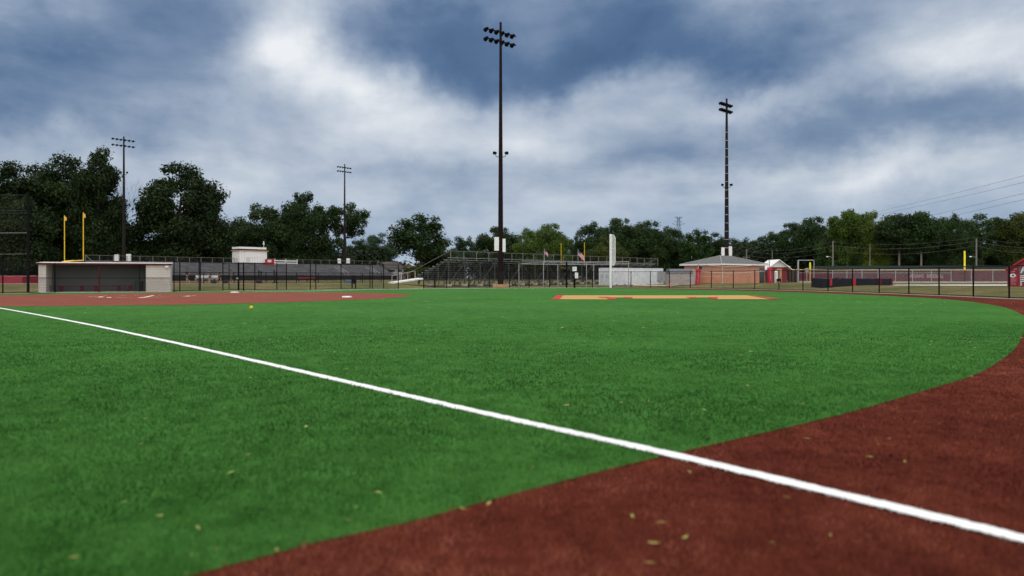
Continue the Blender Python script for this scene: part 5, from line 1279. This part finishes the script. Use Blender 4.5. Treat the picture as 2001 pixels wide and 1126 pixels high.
# ------------------------------------------------------------------ small things round the running track
def small_things():
    Y = 84; x0, x1 = PX(-60, Y), PX(43, Y); z = gz(PX(20, Y), Y)
    t = thing('covered_mat', (PX(0, Y), Y, z), 'large pad under a maroon tarp on the grass behind the backstop', 'mat')
    mb = MB(); n = 12; vs = []
    for k in range(n+1):
        x = x0+(x1-x0)*k/n; h = z+.86+.04*math.sin(k*1.9); vs += [(x, Y, z), (x+.02*math.sin(k*3), Y+.06, h*.55+z*.45), (x, Y+.12, h), (x, Y+3, h+.05), (x, Y+3.1, z)]
    mb.add(vs, [(5*k+j, 5*k+5+j, 5*k+6+j, 5*k+1+j) for k in range(n) for j in range(4)]+[(0, 1, 2, 3, 4), (5*n+4, 5*n+3, 5*n+2, 5*n+1, 5*n)]); mb.build('tarp', M['maroonred'], t)
    MB().box(((x0+x1)/2, Y+1.5, z+.03), (x1-x0-.1, 2.8, .06)).build('pallet', M['concrete'], t)
    # team bench
    Y = 108; z = gz(PX(403, Y), Y); t = thing('team_bench', (PX(403, Y), Y, z), 'long pale bench on the far side of the track behind the runners', 'bench')
    MB().box((PX(403, Y), Y, z+.50), (PX(425, Y)-PX(381, Y), .35, .07)).build('seat', M['offwhite'], t); MB().box((PX(403, Y), Y+.25, z+.85), (PX(425, Y)-PX(381, Y), .05, .35)).build('backrest', M['offwhite'], t)
    for px in (383, 396, 410, 423): MB().box((PX(px, Y), Y+.05, z+.23), (.08, .35, .46)).build('leg', M['galv'], t)
    Y = 128; z = gz(PX(600, Y), Y); t = thing('team_bench', (PX(600, Y), Y, z), 'long pinkish red bench before the front wall of the home bleachers', 'bench')
    MB().box((PX(600, Y), Y, z+.62), (PX(617, Y)-PX(582, Y), .4, .12)).build('seat', M['red_pad'], t)
    for px in (584, 600, 615): MB().box((PX(px, Y), Y, z+.28), (.1, .35, .56)).build('leg', M['black'], t)
    Y = 91; z = gz(PX(680, Y), Y); t = thing('equipment_chest', (PX(680, Y), Y, z), 'low blue chest with pale lid beyond the tall fence', 'chest')
    MB().box((PX(680, Y), Y, z+.17), (.95, .5, .34)).build('body', M['blue'], t); MB().box((PX(681, Y), Y, z+.37), (.8, .5, .07)).build('lid', M['grey'], t)
    Y = fence_at(691).y+.35; x = PX(691.5, Y); t = thing('equipment_bin', (x, Y, 0), 'black bin raised on two legs at the tall fence', 'bin')
    MB().box((x, Y, ZY(547, Y)), (.43, .4, ZY(539.5, Y)-ZY(555, Y))).build('body', M['black'], t)
    for s in (-.17, .17): MB().box((x+s, Y, ZY(555, Y)/2), (.07, .3, ZY(555, Y))).build('leg', M['black'], t)
    MB().box((x, Y, ZY(539, Y)), (.47, .44, .05)).build('lid', M['black'], t)
    for px, dx, lab in ((508, 0, 'padded black post pair on the grass by the sled, nearer the gate'), (538, 0, 'padded black post pair on the grass further from the gate')):
        Y = 89; x = PX(px, Y); z = gz(x, Y); t = thing('blocking_pad', (x, Y, z), lab, 'pad', 'black training pads')
        for s, h in ((-.13, 1.55), (.15, 1.4)): MB().tube((x+s, Y, z), (x+s, Y, z+h), .09, .08, 8).lathe((x+s, Y, z+h), [(.08, 0), (.05, .06), (.01, .07)], 8).build('pad', M['black'], t)
        MB().box((x, Y, z+.05), (.6, .5, .1)).build('foot', M['black'], t)
    for px, Y, lab, w in ((418, 84, 'dark squat duffel bag on the grass in front of the runners', .62), (441, 84.5, 'low dark duffel bag near the gate posts', .55), (506, 85, 'black duffel bag at the foot of the padded posts', .75)):
        x = PX(px, Y); z = gz(x, Y); t = thing('duffel_bag', (x, Y, z), lab, 'bag', 'bags on the grass')
        MB().tube((x-w/2, Y, z+.19), (x-w*.3, Y, z+.2), .12, .19, 10).tube((x-w*.3, Y, z+.2), (x+w*.3, Y, z+.2), .19, .2, 10, False).tube((x+w*.3, Y, z+.2), (x+w/2, Y, z+.19), .2, .12, 10).build('body', M['clothblack'], t)
        MB().path([(x-.15, Y-.1, z+.36), (x-.08, Y-.1, z+.48), (x+.08, Y-.1, z+.48), (x+.15, Y-.1, z+.36)], .018, 5).build('handle', M['clothblack'], t)
small_things()

# ------------------------------------------------------------------ people running on the track
def skin_obj(name, verts, edges, m, parent, root=0, sub=2):
    me = bpy.data.meshes.new(name); me.from_pydata([v[:3] for v in verts], edges, []); me.materials.append(m)
    o = bpy.data.objects.new(name, me); COL.objects.link(o); o.parent = parent
    o.modifiers.new('skin', 'SKIN').use_smooth_shade = True
    for i, v in enumerate(verts): me.skin_vertices[0].data[i].radius = (v[3], v[3] if len(v) < 5 else v[4]); me.skin_vertices[0].data[i].use_root = (i == root)
    s = o.modifiers.new('sub', 'SUBSURF'); s.levels = sub; s.render_levels = sub
    return o
def person(px, Y, face, phase, label, shirt, shorts, skin):
    """runner, 1.72 m: face = heading in the ground plane, phase = stride"""
    x = PX(px, Y); z = gz(x, Y); t = thing('person', (x, Y, z), label, 'person', 'runners on the track'); t.rotation_euler.z = face
    k = phase
    V = [(0, 0, .95, .125, .10), (0, .03, 1.12, .115, .09), (0, .06, 1.32, .145, .10), (0, .08, 1.43, .09, .075), (0, .095, 1.50, .05), (0, .115, 1.56, .075), (0, .12, 1.645, .088), (0, .12, 1.71, .06)]
    E = [(i, i+1) for i in range(7)]
    def chain(par, pts):
        p = par
        for q in pts: V.append(q); E.append((p, len(V)-1)); p = len(V)-1
        return p
    V.append((0, .21, 1.60, .014)); E.append((5, len(V)-1))                        # nose
    for s in (-1, 1): V.append((s*.088, .11, 1.61, .018)); E.append((5, len(V)-1))  # ears
    for s in (-1, 1):
        f = k*s
        sh = chain(3, [(s*.17, .06, 1.40, .055)])
        ha = chain(sh, [(s*.22, .02-.16*f, 1.17, .042), (s*.19, .20-.22*f, 1.10, .033), (s*.175, .27-.24*f, 1.12, .026), (s*.17, .32-.26*f, 1.13, .034)])
        hx, hy, hz = V[ha][:3]
        for j, (dx, dz, ln) in enumerate(((-.025, .02, .06), (-.01, .03, .075), (.008, .03, .08), (.024, .02, .06))):
            chain(ha, [(hx+dx, hy+ln*.6, hz+dz, .009), (hx+dx, hy+ln*.8, hz+dz-.035, .008)])
        chain(ha, [(hx-s*.035, hy+.02, hz+.02, .010), (hx-s*.045, hy+.05, hz+.01, .009)])
        if f > 0: leg = [(s*.09, .22, .62, .085), (s*.095, .27, .53, .06), (s*.09, .18, .30, .058), (s*.09, .12, .09, .036), (s*.09, .16, .045, .04), (s*.09, .28, .05, .03)]
        else: leg = [(s*.09, -.04, .66, .085), (s*.095, -.06, .50, .06), (s*.09, -.25, .38, .056), (s*.09, -.42, .26, .036), (s*.09, -.45, .20, .04), (s*.09, -.40, .09, .03)]
        hp = chain(0, [(s*.09, .01, .88, .10)]); chain(hp, leg)
    body = skin_obj('body', V, E, M[skin], t)
    sv = [(0, .0, .93, .150, .125), (0, .03, 1.12, .140, .115), (0, .06, 1.32, .165, .125), (0, .075, 1.42, .10, .09)]; se = [(0, 1), (1, 2), (2, 3)]
    for s in (-1, 1): n = len(sv); sv += [(s*.17, .06, 1.40, .075), (s*.21, .03-.10*k*s, 1.24, .062)]; se += [(3, n), (n, n+1)]
    skin_obj('shirt', sv, se, M[shirt], t)
    hv = [(0, .0, .96, .150, .125)]; he = []
    for s in (-1, 1):
        n = len(hv); f = k*s; hv += [(s*.09, .02, .86, .125), (s*.095, .17 if f > 0 else -.03, .66, .112)]; he += [(0, n), (n, n+1)]
    skin_obj('shorts', hv, he, M[shorts], t)
    MB().lathe((0, 0, 0), [(.06, 1.60), (.098, 1.62), (.104, 1.67), (.088, 1.72), (.04, 1.75)], 14).build('hair', M['hair'], None, True)
    h = bpy.data.objects[-1] if False else COL.objects[-1]; h.parent = t; h.data.transform(Matrix.Translation((0, .105, 0))); h.location = (0, 0, 0)
    for s in (-1, 1):
        f = k*s; a, b = ((s*.09, .10, .045), (s*.09, .33, .045)) if f > 0 else ((s*.09, -.45, .22), (s*.09, -.37, .05))
        sh = MB().tube(a, b, .045, .038, 8).build('shoe', M['shoe'], None, True); sh.parent = t
    return t
hd = math.radians(70)
person(366, 88, hd, 1, 'runner in dark clothes nearest the dugout, beside the fence post', 'clothblack', 'clothblack', 'skin')
person(411, 100, hd, -1, 'runner in black shirt and grey shorts bent over before the pale bench', 'clothblack', 'clothgrey', 'skin')
person(428, 100, -hd, 1, 'runner in dark top and shorts with bare legs, next to the gate post', 'clothblack', 'clothblack', 'skin')
person(452, 97, hd, 1, 'runner in dark clothes seen through the narrow gate', 'clothgrey', 'clothblack', 'skin2')

# ------------------------------------------------------------------ trees
def leaf_cloud(centers, radii, per, size, squash=.8):
    """leaf-sized quads around many clump centres, thick at the rims, facing all ways; each clump has its own tone"""
    V = []; SH = []
    for c, r in zip(centers, radii):
        n = int(per*(r**2)); 
        if n < 6: n = 6
        d = rng.standard_normal((n, 3)); d /= np.linalg.norm(d, axis=1)[:, None]
        rr = r*(.35+.70*np.sqrt(rng.random(n)))*(1+.25*rng.standard_normal(n).clip(-1.5, 1.5))
        p = np.asarray(c)+d*rr[:, None]*np.array([1, 1, squash])
        nn = d*.6+rng.standard_normal((n, 3))*.7+np.array([0, 0, .5]); nn /= np.linalg.norm(nn, axis=1)[:, None]
        a = np.cross(nn, rng.standard_normal((n, 3))); a /= np.linalg.norm(a, axis=1)[:, None]; b = np.cross(nn, a)
        s = size*(.55+.8*rng.random(n))[:, None]
        V.append(np.stack([p-a*s, p-b*s*.6, p+a*s, p+b*s*.6], 1).reshape(-1, 3))
        SH.append(np.clip(.42+.16*rng.standard_normal()+.16*rng.standard_normal(n), 0, 1))
    return np.concatenate(V), np.concatenate(SH)
def make_tree(seed, H, W, base, nclump, per, leaf, form, pale=False, rc=(.16, .30), fork=False):
    """returns (crown mesh, trunk mesh); base = height where leaves start"""
    r = random.Random(seed); cs = []; rs = []
    for i in range(nclump):
        for _ in range(2000):
            u, v, w = r.uniform(-1, 1), r.uniform(-1, 1), r.uniform(0, 1)
            if form == 'dome': lim = math.sqrt(max(0, 1-(abs(w-.38)/.66)**2.2))
            elif form == 'tall': lim = (.55+.45*math.sin(math.pi*min(1, w*.95+.12)))*(1 if w < .8 else (1-w)/.2*.8+.2)
            elif form == 'vase': lim = .35+.65*min(1, w*1.5) if w < .85 else 1-(w-.85)/.15*.6
            else: lim = math.sqrt(max(0, 1-(abs(w-.55)/.5)**2))
            q = math.hypot(u, v)
            if q < lim and (q > lim*.45 or w > .75 or r.random() < .35): break
        else: continue
        R = r.uniform(*rc)*W/2*(1.0 if w < .8 else .75)
        cs.append((u*(W/2-R*.6), v*(W/2-R*.6), base+(H-base-R*.6)*w)); rs.append(R)
    V, SH = leaf_cloud(cs, rs, per, leaf)
    crown = np_mesh('crown', V, 4, M['leaf'], SH, link=False)
    mb = MB(); tw = W*.022+.12
    if fork:
        fz = base*.55+H*.12; tw *= .8; mb.tube((0, 0, -.3), (0, 0, fz), tw*1.1, tw*.85, 9)
        tops = [(-W*.12, .1, H*.62), (W*.10, -.1, H*.66)]
        for a in tops: mb.tube((0, 0, fz-.1), a, tw*.7, tw*.3, 8)
    else:
        k = [(0, 0, -.3)]; 
        for j in range(1, 5): k.append((r.uniform(-.2, .2)*j*.5, r.uniform(-.2, .2)*j*.5, H*.75*j/4))
        for j in range(4): mb.tube(k[j], k[j+1], tw*(1-.2*j), tw*(1-.2*(j+1)), 9)
        tops = [k[3]]
    idx = sorted(range(len(cs)), key=lambda i: -rs[i])[:max(8, nclump//2)]
    for i in idx:
        c = cs[i]; zs = max(base*.6, min(H*.6, c[2]-.35*math.hypot(c[0], c[1])-r.uniform(.3, 1.2))); f = min(1, zs/(H*.75)); t0 = r.choice(tops)
        st = (t0[0]*f, t0[1]*f, zs); md = (st[0]*.45+c[0]*.55, st[1]*.45+c[1]*.55, st[2]*.4+c[2]*.6+.2)
        mb.tube(st, md, tw*.34, tw*.20, 6, False); mb.tube(md, c, tw*.20, tw*.06, 6, False)
    tm = bpy.data.meshes.new('trunk'); tm.from_pydata(mb.v, [], mb.f); tm.materials.append(M['palebark'] if pale else M['bark'])
    return crown, tm
PROTO = {
  'dome1': make_tree(1, 20, 19, 1.0, 110, 115, .27, 'dome', rc=(.14, .30)), 'dome2': make_tree(2, 18, 18, 1.2, 96, 115, .27, 'dome', rc=(.15, .32)),
  'tall1': make_tree(3, 25, 14, 1.5, 120, 129, .27, 'tall', rc=(.18, .36)), 'tall2': make_tree(4, 25, 13, 2.0, 105, 122, .27, 'tall', rc=(.2, .4)),
  'open1': make_tree(5, 20, 13, 5.0, 38, 120, .26, 'vase', rc=(.16, .30)), 'open2': make_tree(6, 18, 12, 3.0, 50, 115, .26, 'round', rc=(.17, .34)),
  'wood1': make_tree(7, 18, 10, 8.2, 62, 136, .26, 'tall', True, rc=(.24, .44), fork=True), 'wood2': make_tree(8, 18, 11, 4.0, 66, 136, .26, 'vase', True, rc=(.22, .40)),
  'bush1': make_tree(9, 6, 9, .1, 34, 110, .30, 'dome', rc=(.2, .4)), 'bush2': make_tree(10, 5, 7, .0, 26, 120, .28, 'round', rc=(.22, .42))}
SIZE = {'dome1': (20, 19), 'dome2': (18, 18), 'tall1': (25, 14), 'tall2': (25, 13), 'open1': (20, 13), 'open2': (18, 12), 'wood1': (18, 10), 'wood2': (18, 11), 'bush1': (6, 9), 'bush2': (5, 7)}
DK = (.031, .060, .017); MD = (.040, .080, .020); LT = (.075, .125, .022); YG = (.115, .165, .024); BL = (.045, .082, .042); OL = (.060, .082, .018)
_i = [0]
def tree(kind, px, ytop, wpx, Y, col, label, group=None, name='tree'):
    x = PX(px, Y); z = gz(x, Y); H, W = SIZE[kind]; h = (ZY(ytop, Y)-z)*1.0; w = wpx/F*Y*(1.28 if px > 900 and name == 'tree' else 1.06)
    t = thing(name, (x, Y, z), label, 'tree' if name != 'shrub' else 'shrub', group); _i[0] += 1
    t.rotation_euler.z = _i[0]*2.39; t.scale = (w/W, w/W, h/H)
    c = bpy.data.objects.new('crown', PROTO[kind][0]); k = bpy.data.objects.new('trunk' if name != 'shrub' else 'stem', PROTO[kind][1])
    for o in (c, k): COL.objects.link(o); o.parent = t
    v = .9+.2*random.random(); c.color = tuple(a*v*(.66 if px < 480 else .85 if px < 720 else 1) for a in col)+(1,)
    return t
GL, GC, GR = 'trees behind the home bleachers', 'trees beyond the visitor bleachers', 'trees along the right hand road'
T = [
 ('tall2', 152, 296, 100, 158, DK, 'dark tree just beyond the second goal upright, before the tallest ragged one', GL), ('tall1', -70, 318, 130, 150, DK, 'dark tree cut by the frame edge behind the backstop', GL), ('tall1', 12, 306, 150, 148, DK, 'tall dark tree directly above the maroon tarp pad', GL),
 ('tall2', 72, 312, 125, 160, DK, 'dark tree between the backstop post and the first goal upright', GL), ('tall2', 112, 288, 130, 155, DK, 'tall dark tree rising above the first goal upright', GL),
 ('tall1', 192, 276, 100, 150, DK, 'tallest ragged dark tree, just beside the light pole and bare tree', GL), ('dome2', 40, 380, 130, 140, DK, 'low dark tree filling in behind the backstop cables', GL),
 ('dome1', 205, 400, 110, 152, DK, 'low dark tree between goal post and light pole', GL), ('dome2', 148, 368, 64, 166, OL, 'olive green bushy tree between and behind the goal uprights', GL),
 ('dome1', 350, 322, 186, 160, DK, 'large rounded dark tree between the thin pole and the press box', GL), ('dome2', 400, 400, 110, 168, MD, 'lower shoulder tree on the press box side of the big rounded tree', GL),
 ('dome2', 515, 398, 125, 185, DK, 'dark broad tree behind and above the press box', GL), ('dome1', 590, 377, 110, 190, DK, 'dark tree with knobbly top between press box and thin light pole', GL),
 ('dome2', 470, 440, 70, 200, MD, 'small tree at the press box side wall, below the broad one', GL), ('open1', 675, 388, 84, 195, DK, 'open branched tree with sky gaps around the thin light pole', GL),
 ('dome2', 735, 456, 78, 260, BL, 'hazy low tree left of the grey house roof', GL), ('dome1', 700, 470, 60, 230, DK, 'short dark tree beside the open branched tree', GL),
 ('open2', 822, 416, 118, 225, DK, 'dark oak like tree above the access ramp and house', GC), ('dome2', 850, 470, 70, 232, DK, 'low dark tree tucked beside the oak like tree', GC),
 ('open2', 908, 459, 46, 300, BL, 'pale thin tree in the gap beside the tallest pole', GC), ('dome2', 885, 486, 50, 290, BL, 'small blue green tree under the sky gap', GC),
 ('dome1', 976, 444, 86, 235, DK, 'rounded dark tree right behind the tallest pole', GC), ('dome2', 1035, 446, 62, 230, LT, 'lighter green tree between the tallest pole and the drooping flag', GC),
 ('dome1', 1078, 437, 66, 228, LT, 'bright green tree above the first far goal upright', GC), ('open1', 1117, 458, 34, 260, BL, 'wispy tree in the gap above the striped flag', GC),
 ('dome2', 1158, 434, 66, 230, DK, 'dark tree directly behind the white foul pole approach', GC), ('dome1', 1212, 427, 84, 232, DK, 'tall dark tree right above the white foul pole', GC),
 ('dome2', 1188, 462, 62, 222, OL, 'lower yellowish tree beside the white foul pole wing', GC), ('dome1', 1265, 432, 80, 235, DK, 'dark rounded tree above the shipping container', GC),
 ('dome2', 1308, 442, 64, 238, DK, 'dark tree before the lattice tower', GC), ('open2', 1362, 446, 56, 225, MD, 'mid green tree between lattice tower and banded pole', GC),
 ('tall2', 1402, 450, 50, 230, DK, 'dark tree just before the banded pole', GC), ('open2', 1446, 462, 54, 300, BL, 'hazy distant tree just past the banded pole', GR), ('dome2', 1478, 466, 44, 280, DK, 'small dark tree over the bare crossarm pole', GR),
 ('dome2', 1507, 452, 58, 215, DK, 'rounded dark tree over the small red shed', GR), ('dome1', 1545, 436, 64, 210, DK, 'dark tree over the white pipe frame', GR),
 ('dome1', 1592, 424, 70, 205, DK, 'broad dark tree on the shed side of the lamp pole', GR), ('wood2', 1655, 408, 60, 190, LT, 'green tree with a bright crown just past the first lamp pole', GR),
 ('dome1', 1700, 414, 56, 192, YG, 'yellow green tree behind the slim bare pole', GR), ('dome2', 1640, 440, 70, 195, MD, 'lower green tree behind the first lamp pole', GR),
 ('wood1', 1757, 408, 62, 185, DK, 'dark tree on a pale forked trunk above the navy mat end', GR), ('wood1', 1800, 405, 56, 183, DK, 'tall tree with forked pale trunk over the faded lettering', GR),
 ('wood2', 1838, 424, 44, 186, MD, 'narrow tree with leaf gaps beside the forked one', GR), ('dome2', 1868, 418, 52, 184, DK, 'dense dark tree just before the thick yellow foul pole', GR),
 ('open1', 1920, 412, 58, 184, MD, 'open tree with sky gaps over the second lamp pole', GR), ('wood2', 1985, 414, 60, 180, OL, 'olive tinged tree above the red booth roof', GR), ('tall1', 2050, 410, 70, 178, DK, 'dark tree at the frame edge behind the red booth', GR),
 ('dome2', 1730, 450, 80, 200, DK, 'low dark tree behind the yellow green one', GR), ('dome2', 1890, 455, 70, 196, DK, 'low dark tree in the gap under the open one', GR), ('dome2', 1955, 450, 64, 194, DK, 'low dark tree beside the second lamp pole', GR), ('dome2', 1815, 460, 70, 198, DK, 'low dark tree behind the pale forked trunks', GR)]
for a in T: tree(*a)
for kind, px, yt, w, Y, col, lab in (('bush1', 812, 512, 44, 212, OL, 'rounded shrub hiding the cream house'), ('bush2', 1040, 497, 34, 205, LT, 'light green shrub seen through the guard rail by the drooping flag'), ('bush1', 1060, 484, 40, 215, BL, 'grey green shrub above the guard rail under the bright trees'), ('bush2', 836, 520, 40, 180, DK, 'dark shrub at the low end of the visitor bleachers')):
    tree(kind, px, yt, w, Y, col, lab, 'shrubs', 'shrub')
# understorey that closes the view under the crowns
def woods():
    cs = []; rs = []
    def row(px0, px1, Y0, Y1, h, n):
        for _ in range(n):
            px = random.uniform(px0, px1); Y = random.uniform(Y0, Y1); x = PX(px, Y); cs.append((x, Y, gz(x, Y)+random.uniform(.3, 1)*h)); rs.append(random.uniform(1.6, 3.0))
    row(-140, 420, 168, 200, 8, 170); row(400, 740, 212, 240, 8, 150); row(690, 900, 250, 280, 4.5, 60); row(920, 1450, 240, 262, 6.5, 150); row(1440, 2120, 200, 225, 8.5, 260)
    V, SH = leaf_cloud(cs, rs, 26, .5, .9); o = np_mesh('woods', V, 4, M['leaf'], SH*.6); o['kind'] = 'stuff'; o.color = (.020, .036, .013, 1)
woods()
def bare_tree():
    Y = 176; x = PX(252, Y); z = gz(x, Y); t = thing('bare_tree', (x, Y, z), 'leafless pale tree beside the light pole and the tallest ragged tree', 'tree'); r = random.Random(4); mb = MB()
    mb.tube((x-2.6, Y, z), (x-1.7, Y, z+15), .13, .08, 8); tr = mb.build('trunk', M['bark'], t); mb = MB()
    def br(p, d, l, rad, n):
        q = p+d*l; mb.tube(p, q, rad, rad*.6, 5, False)
        if n == 0: return
        for _ in range(3 if n > 1 else 2):
            e = (d+Vector((r.uniform(-.75, .75), r.uniform(-.5, .5), r.uniform(-.25, .55)))).normalized(); br(p+d*l*r.uniform(.5, 1), e, l*r.uniform(.5, .8), rad*.6, n-1)
    for d, l in (((.75, 0, .8), 4.2), ((.45, .1, 1), 5.2), ((-.2, .1, 1), 4.2), ((.95, .1, .35), 3.4)): br(Vector((x-1.7, Y, z+14.8)), Vector(d).normalized(), l, .055, 4)
    mb.build('branches', M['twig'], t)
M['twig'] = mat('pale_twig', (.20, .17, .165), .9)
bare_tree()
